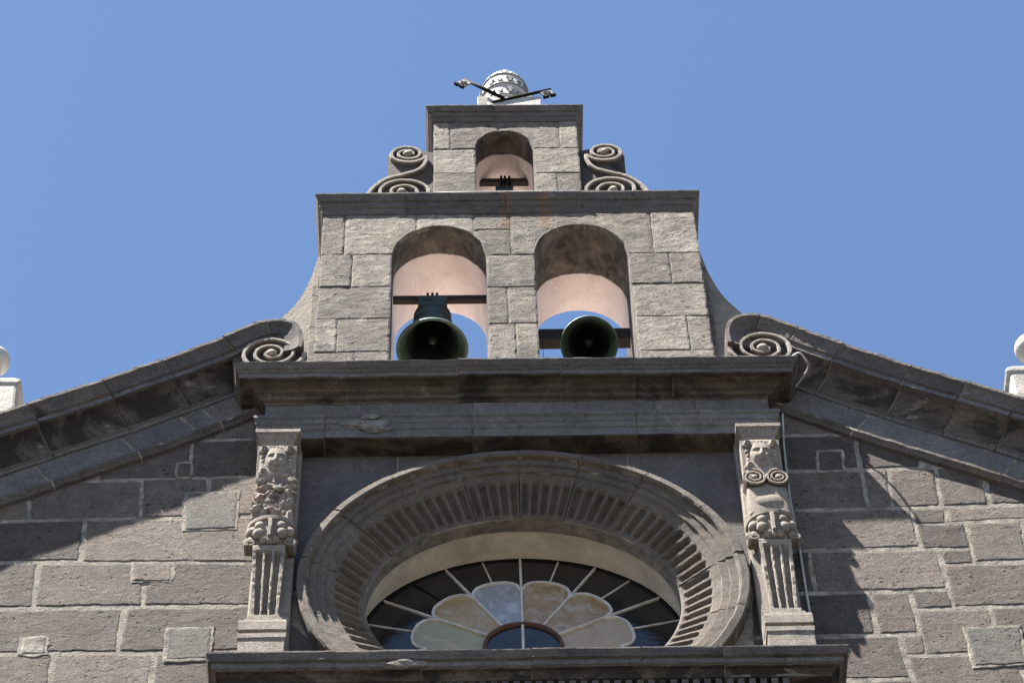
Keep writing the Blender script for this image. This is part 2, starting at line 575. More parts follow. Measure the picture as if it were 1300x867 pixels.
def offset_profile(prof, d):
    out = []
    n = len(prof)
    for i in range(n):
        a = Vector(prof[max(i - 1, 0)])
        b = Vector(prof[min(i + 1, n - 1)])
        t = (b - a)
        t = t.normalized() if t.length > 1e-9 else Vector((1, 0))
        # profile runs from the top outwards and down: outward normal is to its left
        nn = Vector((-t.y, t.x))
        out.append((prof[i][0] - nn.x * d, prof[i][1] - nn.y * d))
    return out

def cornice_piece(name, hw, prof, y0, yb, a, b, mats, segm, parent, left=False, right=False, jit=.004, step=.09, off=(0, 0), cx=0.0):
    """moulding along x from a to b; left/right add the mitred return back to yb"""
    cols = []
    if left:
        n = max(2, int((yb - y0) / .12))
        for k in range(n):
            yy = yb + (y0 - yb) * k / n
            cols.append(lambda o, yy=yy: (cx - hw - o, yy))
        cols.append(lambda o: (cx - hw - o, y0 - o))
        a = cx - hw + .03
    n = 1
    e = (cx + hw - .03) if right else b
    n = max(1, int(round((e - a) / step)))
    for k in range(n + 1):
        xx = a + (e - a) * k / n
        cols.append(lambda o, xx=xx: (xx, y0 - o))
    if right:
        cols.append(lambda o: (cx + hw + o, y0 - o))
        n = max(2, int((yb - y0) / .12))
        for k in range(1, n + 1):
            yy = y0 + (yb - y0) * k / n
            cols.append(lambda o, yy=yy: (cx + hw + o, yy))
    V, F, I = [], [], []
    m = len(prof)
    k0 = random.uniform(0, 50)
    for c in cols:
        for (o, z) in prof:
            x, y = c(o + off[0])
            j = nz(x, k0 + o * 3, z, 5, jit) + nz(x, k0, z * 2, 16, jit * .7)
            j2 = nz(x + 7, k0, z, 7, jit * .6)
            x2, y2 = c(o + off[0] + (j if o > -.04 else 0))
            V.append((x2, y2, z + off[1] + j2))
    for i in range(len(cols) - 1):
        for q in range(m - 1):
            F.append((i * m + q, i * m + q + 1, (i + 1) * m + q + 1, (i + 1) * m + q))
            I.append(segm[q] if segm else 0)
    F.append(tuple(range(m))[::-1])
    F.append(tuple(range((len(cols) - 1) * m, len(cols) * m)))
    I += [0, 0]
    return mesh(name, V, F, mats, parent, False, I)

def cornice(part, hw, prof, y0, yb, joints, mats, segm, parent, stone_name, gap=.005, jit=.004, label=None):
    core = cornice_piece(part, hw, offset_profile(prof, .007), y0, yb, 0, 0, [M['joint_mortar']], None, parent, True, True, .001)
    if label:
        core['label'] = label
    xs = [None] + list(joints) + [None]
    for i in range(len(xs) - 1):
        a, b = xs[i], xs[i + 1]
        cornice_piece(stone_name, hw, prof, y0, yb, (a or 0) + gap, (b or 0) - gap, mats, segm, core,
                      a is None, b is None, jit, .035, (random.uniform(-.004, .004), random.uniform(-.003, .003)))
    return core

def ridge(name, path, w0, w1, yf, yb, mt, parent):
    """raised fillet following a path of (x, z)"""
    V, F, I = [], [], []
    n = len(path)
    for i, p in enumerate(path):
        a, b = path[max(i - 1, 0)], path[min(i + 1, n - 1)]
        t = Vector((b[0] - a[0], b[1] - a[1])).normalized()
        nn = Vector((-t.y, t.x))
        w = w0 + (w1 - w0) * i / (n - 1)
        wob = nz(p[0], 3, p[1], 25, .004)
        for k, yy in ((-.5, yb), (-.5, yf + .012), (-.32, yf), (.32, yf), (.5, yf + .012), (.5, yb)):
            V.append((p[0] + nn.x * w * k + wob, yy + wob * .5, p[1] + nn.y * w * k))
    for i in range(n - 1):
        for k in range(5):
            F.append((i * 6 + k, (i + 1) * 6 + k, (i + 1) * 6 + k + 1, i * 6 + k + 1))
            I.append(1 if k in (0, 4) and isinstance(mt, list) else 0)
    F.append((0, 1, 2, 3, 4, 5))
    F.append(tuple((n - 1) * 6 + k for k in (5, 4, 3, 2, 1, 0)))
    return mesh(name, V, F, mt, parent, False, I + [0, 0])

def interp(x, X, Z):
    for i in range(len(X) - 1):
        if X[i] <= x <= X[i + 1]:
            return Z[i] + (Z[i + 1] - Z[i]) * (x - X[i]) / (X[i + 1] - X[i])
    return Z[0] if x < X[0] else Z[-1]

# ------------------------------------------------------------------ the setting
gm = [(-400, -400, 0), (400, -400, 0), (400, 400, 0), (-400, 400, 0)]
tag(mesh('ground', gm, [(0, 1, 2, 3)], M['ground']), kind='structure')

church = empty('church', (0, 0, 0))
tag(church, 'old grey stone church front with bell gable, round fan window and scrolled gable cornices', 'church')

# ------------------------------------------------------------------ facade wall (mortar bed) and its stones
WALL_L = [
  [(-2.153,19.221),(-1.670,19.261),(-1.654,18.703),(-2.154,18.694)],
  [(-2.168,18.675),(-1.653,18.683),(-1.648,18.245),(-2.153,18.237)],
  [(-2.768,18.631),(-2.179,18.676),(-2.163,18.237),(-2.760,18.223)],
  [(-3.959,18.184),(-3.220,18.196),(-3.165,17.766),(-3.919,17.747)],
  [(-3.200,18.195),(-2.470,18.207),(-2.449,17.777),(-3.155,17.765)],
  [(-2.461,18.216),(-2.034,18.225),(-2.010,17.785),(-2.439,17.776)],
  [(-2.023,18.225),(-1.647,18.235),(-1.636,17.795),(-2.000,17.785)],
  [(-3.992,17.730),(-2.800,17.753),(-2.790,17.301),(-3.968,17.319)],
  [(-2.785,17.753),(-1.634,17.768),(-1.619,17.267),(-2.779,17.292)],
  [(-4.847,17.732),(-4.007,17.731),(-3.983,17.319),(-4.770,17.328)],
  [(-4.074,17.304),(-3.044,17.281),(-3.026,16.819),(-4.043,16.808)],
  [(-3.025,17.281),(-2.376,17.266),(-2.353,16.820),(-3.016,16.818)],
  [(-2.361,17.266),(-1.619,17.250),(-1.611,16.812),(-2.343,16.816)],
  [(-4.865,17.313),(-4.089,17.304),(-4.053,16.809),(-4.768,16.816)],
  [(-3.654,16.783),(-2.462,16.790),(-2.469,16.348),(-3.628,16.342)],
  [(-2.447,16.790),(-1.610,16.792),(-1.602,16.344),(-2.455,16.347)],
  [(-4.667,16.789),(-3.668,16.784),(-3.642,16.342),(-4.581,16.339)],
  [(-3.966,16.333),(-2.856,16.332),(-2.842,15.908),(-3.943,15.902)],
  [(-2.842,16.332),(-2.240,16.327),(-2.234,15.910),(-2.828,15.908)],
  [(-2.226,16.327),(-1.601,16.329),(-1.589,15.911),(-2.220,15.910)],
  [(-4.720,16.326),(-3.981,16.334),(-3.957,15.903),(-4.635,15.895)],
  [(-3.385,15.883),(-2.553,15.894),(-2.549,15.480),(-3.373,15.469)],
  [(-2.539,15.894),(-1.588,15.888),(-1.576,15.481),(-2.535,15.480)],
  [(-4.493,15.877),(-3.399,15.883),(-3.387,15.469),(-4.414,15.463)],
  [(-3.778,15.449),(-2.828,15.457),(-2.818,15.060),(-3.759,15.053)],
  [(-2.814,15.457),(-1.575,15.466),(-1.563,15.060),(-2.805,15.060)],
  [(-4.544,15.437),(-3.791,15.449),(-3.772,15.053),(-4.466,15.040)],
]
PATCH_L = [
  [(-2.247,18.390),(-2.170,18.397),(-2.158,18.237),(-2.235,18.230)],
  [(-2.160,18.043),(-1.838,18.054),(-1.829,17.638),(-2.145,17.627)],
  [(-2.435,17.259),(-2.197,17.254),(-2.193,17.067),(-2.428,17.072)],
  [(-2.169,16.564),(-1.910,16.566),(-1.910,16.265),(-2.159,16.254)],
  [(-3.050,16.495),(-2.908,16.500),(-2.894,16.333),(-3.040,16.329)],
]
WALL_R = [
  [(1.620,19.187),(2.135,19.196),(2.120,18.677),(1.574,18.660)],
  [(1.571,18.631),(2.254,18.645),(2.244,18.242),(1.536,18.230)],
  [(2.270,18.644),(2.658,18.655),(2.645,18.252),(2.264,18.242)],
  [(1.534,18.202),(2.246,18.214),(2.241,17.790),(1.496,17.770)],
  [(2.261,18.214),(2.424,18.229),(2.399,17.786),(2.255,17.780)],
  [(2.434,18.229),(2.732,18.241),(2.711,17.798),(2.409,17.786)],
  [(2.748,18.241),(3.057,18.253),(3.024,17.809),(2.727,17.797)],
  [(3.072,18.252),(3.596,18.269),(3.559,17.824),(3.040,17.808)],
  [(3.612,18.269),(4.173,18.285),(4.125,17.839),(3.574,17.824)],
  [(1.493,17.743),(2.513,17.766),(2.517,17.340),(1.456,17.320)],
  [(2.528,17.765),(2.739,17.774),(2.735,17.608),(2.526,17.599)],
  [(2.754,17.774),(3.298,17.794),(3.292,17.640),(2.750,17.608)],
  [(3.313,17.793),(4.078,17.813),(4.066,17.650),(3.308,17.640)],
  [(2.529,17.581),(2.844,17.592),(2.844,17.324),(2.529,17.322)],
  [(2.860,17.596),(3.212,17.615),(3.180,17.178),(2.841,17.168)],
  [(3.227,17.615),(3.840,17.637),(3.804,17.190),(3.195,17.177)],
  [(3.855,17.637),(4.556,17.657),(4.505,17.209),(3.819,17.189)],
  [(2.646,17.302),(2.842,17.306),(2.835,17.160),(2.644,17.147)],
  [(1.454,17.294),(1.807,17.294),(1.802,16.870),(1.416,16.861)],
  [(1.822,17.294),(2.627,17.307),(2.632,16.889),(1.817,16.869)],
  [(2.647,17.130),(3.550,17.165),(3.525,16.707),(2.643,16.694)],
  [(3.566,17.169),(4.351,17.186),(4.308,16.723),(3.540,16.707)],
  [(1.413,16.837),(2.132,16.846),(2.134,16.429),(1.376,16.414)],
  [(2.147,16.845),(2.388,16.857),(2.394,16.431),(2.149,16.429)],
  [(2.403,16.860),(2.634,16.868),(2.637,16.690),(2.403,16.679)],
  [(2.410,16.662),(2.859,16.677),(2.837,16.231),(2.407,16.217)],
  [(2.873,16.676),(3.512,16.691),(3.489,16.256),(2.851,16.231)],
  [(3.527,16.691),(4.294,16.707),(4.255,16.271),(3.503,16.256)],
  [(1.374,16.390),(2.256,16.406),(2.286,15.986),(1.337,15.969)],
  [(2.275,16.406),(2.415,16.415),(2.408,16.225),(2.284,16.216)],
  [(2.295,16.196),(2.948,16.213),(2.946,15.797),(2.306,15.780)],
  [(2.962,16.212),(3.666,16.236),(3.649,15.819),(2.960,15.796)],
  [(1.335,15.946),(1.828,15.954),(1.838,15.552),(1.300,15.542)],
  [(1.842,15.954),(2.288,15.963),(2.318,15.564),(1.852,15.552)],
  [(2.317,15.765),(2.644,15.773),(2.630,15.381),(2.317,15.359)],
  [(2.658,15.773),(3.674,15.803),(3.640,15.403),(2.644,15.381)],
  [(1.298,15.520),(2.149,15.538),(2.177,15.133),(1.263,15.125)],
  [(2.162,15.538),(2.325,15.549),(2.332,15.144),(2.186,15.133)],
  [(2.328,15.345),(3.315,15.381),(3.297,14.996),(2.335,14.975)],
]
PATCH_R = [
  [(1.995,18.448),(2.143,18.454),(2.133,18.226),(1.981,18.220)],
  [(2.690,16.457),(3.005,16.474),(2.988,16.110),(2.677,16.086)],
]
RX = [1.62, 1.8, 2.1, 2.42, 2.8, 3.3, 5.2]
RZ = [19.84, 19.78, 19.54, 19.31, 19.05, 18.74, 17.53]
OC = 16.95                                   # centre height of the round window
V, F = [], []
def addbox(b):
    v, f = boxv(*b)
    o = len(V)
    V.extend(v)
    F.extend([tuple(i + o for i in q) for q in f])
YB = .0015
addbox((-5.2, 5.2, YB, .75, 0.0, 15.2))
for s in (-1, 1):                            # the two wings under the sloping cornices
    o = len(V)
    xs = [1.7, 1.8, 2.1, 2.42, 2.8, 3.3, 5.2]
    for y in (YB, .75):
        for x in xs:
            V.append((s * x, y, 15.2))
            V.append((s * x, y, interp(x, RX, RZ) - .05))
    k = len(xs) * 2
    for i in range(len(xs) - 1):
        a = o + 2 * i
        F.append((a, a + 2, a + 3, a + 1) if s > 0 else (a, a + 1, a + 3, a + 2))
        F.append((k + a, k + a + 1, k + a + 3, k + a + 2) if s > 0 else (k + a, k + a + 2, k + a + 3, k + a + 1))
        F.append((a + 1, a + 3, k + a + 3, k + a + 1) if s > 0 else (a + 1, k + a + 1, k + a + 3, a + 3))
# middle bay with the round hole
NH = 64
o = len(V)
rh = 1.22
for y in (YB, .40):
    for i in range(NH):
        a = 2 * math.pi * i / NH
        c, s_ = math.cos(a), math.sin(a)
        V.append((rh * c, y, OC + rh * s_))
        k = min(1.7 / abs(c) if abs(c) > 1e-6 else 1e9, (2.2 if s_ > 0 else 1.75) / abs(s_) if abs(s_) > 1e-6 else 1e9)
        V.append((k * c, y, OC + k * s_))
for i in range(NH):
    j = (i + 1) % NH
    F.append((o + 2 * i, o + 2 * j, o + 2 * j + 1, o + 2 * i + 1)[::-1])
    p = o + 2 * NH
    F.append((p + 2 * i, p + 2 * j, p + 2 * j + 1, p + 2 * i + 1))
    F.append((o + 2 * i, p + 2 * i, p + 2 * j, o + 2 * j)[::-1])
wall = mesh('wall', V, F, M['mortar'], church)
wall['label'] = 'coursed grey ashlar wall with pale mortar joints'
for B in WALL_L + WALL_R:
    B = inset(B[::-1], .007)[::-1]
    fq, wu, wv = quad_fn(B)
    block_grid('wall_stone', fq, wu, wv, -.0012, YB + .02, M['wall'], wall, jit=.009, bev=.0035, amp=.0016)
PATCH_SAME = [PATCH_L[0], PATCH_L[2], PATCH_R[0]]
PATCH_PALE = [PATCH_L[4]]
for P in PATCH_L + PATCH_R:
    fr = inset(P[::-1], -.020)[::-1]
    block('mortar_bed', fr, -.0065, .02, M['mortar'], wall, jit=.016, bev=.004, step=.03, tilt=.001)
    fq, wu, wv = quad_fn(P)
    block_grid('wall_stone', fq, wu, wv, -.009, .02, M['wall'] if P in PATCH_SAME else (M['mortar'] if P in PATCH_PALE else M['wall_grey']), wall, jit=.008, bev=.003, amp=.001)
# smooth slabs of the middle bay, left open round the window ring
def slab(x0, x1, z0, z1):
    pts = []
    nn = 40
    rr = 1.36
    for i in range(nn + 1):
        x = x0 + (x1 - x0) * i / nn
        lo = OC + math.sqrt(rr * rr - x * x) if abs(x) < rr else z0
        pts.append((x, min(max(z0, lo), z1 - .01)))
    pts += [(x1, z1), (x0, z1)]
    return pts
for a, b in ((-1.50, -.80), (-.795, -.06), (-.055, .72), (.725, 1.50)):
    block('panel_stone', slab(a, b, 16.95, 18.5), 0.0, .03, M['panel'], wall, jit=.001, bev=.003, step=.2, tilt=.001)
for s in (-1, 1):
    pts = []
    for i in range(25):
        a = R(-42 + 42 * i / 24)
        pts.append((s * 1.36 * math.cos(a), OC + 1.36 * math.sin(a) - .004))
    pts += [(s * 1.5, OC - .006), (s * 1.5, 15.9), (s * 1.0, 15.9)]
    block('panel_stone', pts, 0.002, .03, M['panel'], wall, jit=.001, bev=.003, step=.2, tilt=.001)

# ------------------------------------------------------------------ sloping gable cornices
RPROF = [(-.30, -.015), (.20, .0), (.262, -.002), (.262, -.030), (.247, -.050), (.232, -.085), (.222, -.130), (.205, -.138), (.205, -.182),
         (.186, -.186), (.150, -.200), (.112, -.240), (.082, -.300), (.066, -.355), (.046, -.365), (.044, -.392), (-.05, -.395)]
RSEG = [0, 0, 0, 0, 0, 0, 0, 2, 0, 1, 1, 1, 1, 2, 2, 2]
FPROF = [(-.05, -.390), (.036, -.390), (.030, -.62), (.056, -.628), (.056, -.652), (.040, -.668), (.030, -.685), (-.05, -.69)]
FSEG = [0, 0, 0, 1, 1, 1, 1]
RPATH = smooth_path([(5.2, 17.53), (4.2, 18.166), (3.3, 18.74), (2.8, 19.05), (2.42, 19.31), (2.1, 19.54), (1.86, 19.74), (1.74, 19.815), (1.62, 19.835), (1.53, 19.79), (1.475, 19.69), (1.455, 19.57), (1.462, 19.45)], 24)
RLEN = [0.0]
for i in range(1, len(RPATH)):
    RLEN.append(RLEN[-1] + (RPATH[i] - RPATH[i - 1]).length)

def rake_piece(name, s, i0, i1, prof, segm, mats, parent, jit=.004, trim=0.0, off=0.0, cut=None):
    V, F, I = [], [], []
    m = len(prof)
    idx = list(range(i0, i1 + 1))
    k0 = random.uniform(0, 50)
    nc = 0
    for ii in idx:
        p = RPATH[ii]
        t = (RPATH[min(ii + 1, len(RPATH) - 1)] - RPATH[max(ii - 1, 0)]).normalized()
        q = p
        if ii == i0:
            q = p + t * trim
        if ii == i1:
            q = p - t * trim
        nn = Vector((t.y, -t.x))      # right of travel (towards -x) = up
        if nn.y < 0 and ii < 180:
            nn = -nn
        for (o, v) in prof:
            j = nz(q.x, k0 + o * 3, q.y, 9, jit) + nz(q.x, k0, v * 4, 33, jit * .7)
            V.append((s * (q.x + nn.x * (v + j * .5)), -(o + off + (j if o > 0 else 0)), q.y + nn.y * (v + j * .5)))
        nc += 1
    for i in range(nc - 1):
        for q in range(m - 1):
            f = (i * m + q, i * m + q + 1, (i + 1) * m + q + 1, (i + 1) * m + q)
            F.append(f if s < 0 else f[::-1])
            I.append(segm[q] if segm else 0)
    F.append(tuple(range(m)))
    F.append(tuple(range((nc - 1) * m, nc * m))[::-1])
    I += [0, 0]
    return mesh(name, V, F, mats, parent, False, I)

def at_len(x):       # index on the path nearest to a given x (outer straight run)
    best, bi = 9, 0
    for i, p in enumerate(RPATH[:int(24 * 8)]):
        if abs(p.x - x) < best:
            best, bi = abs(p.x - x), i
    return bi
END = len(RPATH) - 1
CM = [M['cornice'], M['crust'], M['frieze']]
UNX = {-1: [4.7, 4.15, 3.68, 3.27, 2.80, 2.42, 2.02], 1: [4.75, 4.22, 3.75, 3.36, 3.04, 2.70, 2.27, 1.98]}
FRX = {-1: [4.6, 3.9, 3.40, 2.86, 2.36], 1: [4.7, 4.1, 3.5, 2.62, 2.1]}
for s in (-1, 1):
    core = rake_piece('sloping_cornice', s, 0, at_len(1.72), offset_profile(RPROF, .007), None, [M['joint_mortar']], church, .001)
    core['label'] = 'moulded stone cornice climbing the %s slope of the gable' % ('left' if s < 0 else 'right')
    cuts = [0] + [at_len(x) for x in UNX[s]] + [at_len(1.72)]
    for a, b in zip(cuts[:-1], cuts[1:]):
        rake_piece('cornice_stone', s, a, b, RPROF, RSEG, CM, core, .005, .007, random.uniform(-.006, .006))
    UP = RPROF[:9] + [(.10, -.19), (-.02, -.19)]
    rake_piece('cornice_stone', s, at_len(1.72), END, UP, [0] * 10, CM, core, .004, .002, 0)
    cuts = [0] + [at_len(x) for x in FRX[s]] + [at_len(1.70)]
    rake_piece('frieze_bed', s, 0, cuts[-1], offset_profile(FPROF, .006), None, [M['mortar']], core, .001)
    for a, b in zip(cuts[:-1], cuts[1:]):
        rake_piece('frieze_stone', s, a, b, FPROF, FSEG, [M['frieze'], M['cornice']], core, .005, .008, random.uniform(-.004, .004))

# ------------------------------------------------------------------ main entablature
MPROF = [(-.42, 19.156), (.14, 19.152), (.222, 19.148), (.222, 19.136), (.204, 19.088), (.196, 19.084), (.186, 19.060), (.178, 19.056), (.172, 19.024), (.160, 19.020),
         (.125, 19.034), (.095, 19.026), (.070, 18.998), (.040, 18.990), (.032, 18.962), (.010, 18.955), (0.0, 18.94), (-.05, 18.94)]
MSEG = [0, 0, 0, 0, 0, 0, 0, 2, 1, 1, 1, 1, 1, 1, 1, 1, 1]
main = cornice('main_cornice', 1.695, MPROF, -.11, .35, [-1.14, -.40, .30, .80, 1.06], CM, MSEG, church, 'cornice_stone', jit=.0055)
main['label'] = 'wide projecting stone cornice under the bell gable, black-crusted below'
FP = [(-.05, 18.945), (0.0, 18.945), (0.0, 18.70), (-.05, 18.70)]
cornice('frieze', 1.695, FP, -.11, .1, [-1.05, -.30, .40, .93, 1.2], [M['frieze']], None, church, 'frieze_stone')
AP = [(-.06, 18.705), (.058, 18.703), (.058, 18.672), (.046, 18.664), (.044, 18.612), (.036, 18.606), (.034, 18.552), (.026, 18.547), (.024, 18.462), (.01, 18.458), (-.15, 18.46)]
cornice('architrave', 1.695, AP, -.125, .1, [-1.28, -.30, .79], [M['frieze'], M['crust']], [0] * 8 + [1, 1], church, 'architrave_stone')

# ------------------------------------------------------------------ lower cornice above the portal
LPROF = [(-.42, 15.80), (.20, 15.796), (.25, 15.794), (.25, 15.782), (.238, 15.745), (.236, 15.728), (.216, 15.722), (.212, 15.688), (.192, 15.682),
         (.170, 15.678), (.150, 15.655), (.143, 15.634), (.100, 15.632), (.100, 15.555), (.08, 15.55), (0, 15.54), (0, 15.42), (-.1, 15.42)]
LSEG = [0, 0, 0, 0, 0, 0, 2, 2, 1, 1, 1, 1, 1, 1, 1, 0, 0]
low = cornice('lower_cornice', 1.62, LPROF, -.15, .1, [-1.12, -.62, .02, .66, 1.14], CM, LSEG, church, 'cornice_stone')
low['label'] = 'projecting stone cornice along the bottom under the round window'
dm = None
for i in range(47):
    x = -1.50 + i * .065
    if dm is None:
        dm = box('dentil', (-.019, .019, -.290, -.245, 15.558, 15.628), M['cornice'], low, .003)
        dm.location.x = x
    else:
        d = dm.copy()
        col.objects.link(d)
        d.location.x = x
V, F = boxv(-1.62, 1.62, -.15, .02, 14.6, 15.425)
mesh('lower_frieze', V, F, M['frieze'], church)

# unseen nave roof behind the front, added pale to bounce light into the arches
V, F = [], []
xs = [-5.2, -3.3, -2.42, -1.4, 0, 1.4, 2.42, 3.3, 5.2]
for y in (.74, 16.0):
    for x in xs:
        V.append((x, y, min(18.95, interp(max(1.62, abs(x)), RX, RZ) - .35)))
for i in range(len(xs) - 1):
    F.append((i, i + 1, 9 + i + 1, 9 + i))
rf = mesh('roof', V, F, M['roof'], church)
rf['label'] = 'unseen pale nave roof, added to bounce light into the arches'

# ------------------------------------------------------------------ round window: fluted stone ring, plaster reveal, fan glazing
OPROF = [(1.404, .03), (1.404, -.100), (1.395, -.112), (1.350, -.118), (1.338, -.108), (1.334, -.078), (1.285, -.074), (1.280, -.058),
         (1.232, -.052), (1.226, -.036), (1.196, -.024)]
def inner_r(a):
    return 1 / math.sqrt((math.cos(a) / .985) ** 2 + (math.sin(a) / .915) ** 2)
def ring_piece(name, a0, a1, mats, parent, flutes=5, core=False):
    gapA = 0.0 if core else .003
    a0, a1 = a0 + gapA, a1 - gapA
    na = flutes * 8
    NF = 12
    off = random.uniform(-.004, .004)
    k0 = random.uniform(0, 40)
    cols = []
    for i in range(na + 1):
        t = i / na
        a = a0 + (a1 - a0) * t
        rows = []
        for r, y in OPROF:
            j = nz(a * 5, r * 6, k0, 3.0, .004)
            rows.append((r + j, y + off + j + (.008 if core else 0)))
        for k in range(NF + 1):
            q = k / NF
            ri = inner_r(a) + .016
            r = 1.180 + (ri - 1.180) * q
            y = -.018 + (.100 + .018) * q
            # rounded groove with round ends
            u = ((t * flutes) % 1.0) - .5
            wv = max(0.0, 1 - (abs(u) / .38) ** 2.0)
            e = min(q - .06, .95 - q) / .10
            ev = max(0.0, min(1.0, e))
            ev = math.sin(ev * math.pi / 2)
            dep = .032 * wv * ev if not core else (.06 if .02 < q < .98 else .012)
            rows.append((r + dep * .55, y + dep * .85 + off + nz(a * 9, q * 3, k0, 5, .003)))
        ri = inner_r(a)
        rows += [(ri + .006, .108 + off), (ri, .116 + off), (ri, .205)]
        cols.append([(r * math.cos(a), y, OC + r * math.sin(a)) for r, y in rows])
    m = len(cols[0])
    V = [v for c in cols for v in c]
    F, I = [], []
    for i in range(na):
        for k in range(m - 1):
            F.append((i * m + k, (i + 1) * m + k, (i + 1) * m + k + 1, i * m + k + 1))
            kk = k - len(OPROF)
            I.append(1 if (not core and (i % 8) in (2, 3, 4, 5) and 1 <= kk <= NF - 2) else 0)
    F.append(tuple(range(m)))
    F.append(tuple(range(na * m, na * m + m))[::-1])
    return mesh(name, V, F, mats, parent, False, I + [0, 0])
surround = ring_piece('window_surround', R(-40), R(220), [M['joint_mortar']], church, 16, True)
surround['label'] = 'round moulded stone ring with radial flutes about the fan window'
JA = [0, 17.6, 37.2, 58.5, 81.5, 105.0, 127.0]
for s in (-1, 1):
    for i in range(6):
        a, b = 90 - s * JA[i], 90 - s * JA[i + 1]
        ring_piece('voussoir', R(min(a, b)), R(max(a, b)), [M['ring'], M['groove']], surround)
# plaster reveal: round at the front, slightly flattened at the glass
V, F = [], []
NR = 96
for j in range(7):
    q = j / 6
    for i in range(NR):
        a = 2 * math.pi * i / NR
        rx, rz = .998 + .047 * q, .928 - .016 * q
        w = nz(math.cos(a) * 2, q * 2, math.sin(a) * 2, 1.6, .006)
        V.append(((rx + w) * math.cos(a), -.0 + .195 + .25 * q, OC + (rz + w) * math.sin(a)))
for j in range(6):
    for i in range(NR):
        i2 = (i + 1) % NR
        F.append((j * NR + i, j * NR + i2, (j + 1) * NR + i2, (j + 1) * NR + i))
rv = mesh('window_reveal', V, F, M['cream'], church, True)
rv['label'] = 'cream plastered reveal of the round window'

YW = .43
OW = OC - .045
def rim(a):
    return 1 / math.sqrt((math.cos(a) / 1.045) ** 2 + (math.sin(a) / .955) ** 2)
def wp(r, a, y=YW):
    return (r * math.cos(a), y, OW + r * math.sin(a))
HUB = .245
V, F = [], []
for i in range(NR):
    a = 2 * math.pi * i / NR
    for dr, y in ((.02, YW - .012), (-.006, YW - .012), (-.006, YW + .03)):
        V.append(wp(rim(a) + dr, a, y))
for i in range(NR):
    i2 = (i + 1) % NR
    for k in range(2):
        F.append((i * 3 + k, i2 * 3 + k, i2 * 3 + k + 1, i * 3 + k + 1))
win = mesh('fan_window', V, F, M['iron'], church)
win['label'] = 'round leaded window with petal-shaped coloured panes round a small hub'
def pane(poly, mt, name='pane', tilt=0.0):
    n = len(poly)
    V = [(x, YW + random.uniform(-.0005, .0005), z) for x, z in poly] + [(x, YW + .008, z) for x, z in poly]
    tx, tz = random.uniform(-tilt, tilt), random.uniform(-tilt, tilt)
    cx = sum(p[0] for p in poly) / n
    cz = sum(p[1] for p in poly) / n
    V = [(x, y + (x - cx) * tx + (z - cz) * tz, z) for x, y, z in V]
    F = [tuple(range(n)), tuple(range(2 * n - 1, n - 1, -1))]
    for i in range(n):
        j = (i + 1) % n
        F.append((i, n + i, n + j, j))
    return mesh(name, V, F, mt, win)
def petal_pts(k):
    """scalloped outer edge of petal k from one radial bar to the next"""
    am = R(15 + 30 * k)
    hw = R(15)
    rs, rt = .605, .715
    out = []
    for i in range(15):
        t = -1 + 2 * i / 14
        a = am + hw * t
        r = rs + (rt - rs) * (max(0, 1 - abs(t) ** 2.6)) ** .5
        out.append((r, a))
    return out
PG = {11: 'glass_pink', 6: 'glass_green', 0: 'glass_pink', 1: 'glass_brown', 2: 'glass_brown', 3: 'glass_blue', 4: 'glass_tan', 5: 'glass_green'}
def bar(pts, w, mt, y0=YW - .014, name='glazing_bar'):
    """flat bar along points in x,z"""
    return ridge(name, pts, w, w, y0, YW + .006, mt, win)
for k in range(12):
    E = petal_pts(k)
    a0, a1 = R(30 * k), R(30 * k + 30)
    inner = [(HUB, a0 + (a1 - a0) * i / 6) for i in range(7)]
    poly = [(r * math.cos(a), OW + r * math.sin(a)) for r, a in inner] + [(r * math.cos(a), OW + r * math.sin(a)) for r, a in E[::-1]]
    pane(poly[::-1], M[PG.get(k, 'glass_tan')], 'petal_pane', .01)
    for h in (0, 1):
        part = E[:8] if h == 0 else E[7:]
        aa, ab = part[0][1], part[-1][1]
        out = [(rim(aa + (ab - aa) * i / 5), aa + (ab - aa) * i / 5) for i in range(6)]
        poly = [(r * math.cos(a), OW + r * math.sin(a)) for r, a in part] + [(r * math.cos(a), OW + r * math.sin(a)) for r, a in out[::-1]]
        pane(poly[::-1], M['glass_dark'], 'outer_pane', .015)
    bar([(r * math.cos(a), OW + r * math.sin(a)) for r, a in E], .022, M['lead'], YW - .011)
    am = a0 + R(15)
    bar([((.71 + (rim(am) - .71) * t) * math.cos(am), OW + (.71 + (rim(am) - .71) * t) * math.sin(am)) for t in (0, .5, 1)], .013, M['lead'] if k != 4 else M['iron'], YW - .009)
    if k in (0, 6):
        continue
    bar([((HUB + (rim(a0) - HUB) * t) * math.cos(a0), OW + (HUB + (rim(a0) - HUB) * t) * math.sin(a0)) for t in (0, .5, 1)], .018, M['lead'])
for q in range(4):
    a0 = R(90 * q)
    poly = [(0, OW)] + [(HUB * math.cos(a0 + R(90) * i / 10), OW + HUB * math.sin(a0 + R(90) * i / 10)) for i in range(11)]
    pane(poly[::-1], M['glass_dark'], 'hub_pane', .01)
    if q in (0, 2):
        continue
    bar([(t * HUB * math.cos(a0), OW + t * HUB * math.sin(a0)) for t in (0, .5, 1)], .02, M['lead'])
ridge('hub_ring', [(HUB * math.cos(R(5 * i)), OW + HUB * math.sin(R(5 * i))) for i in range(73)],   .024, .024, YW - .022, YW + .01, M['rust'], win)

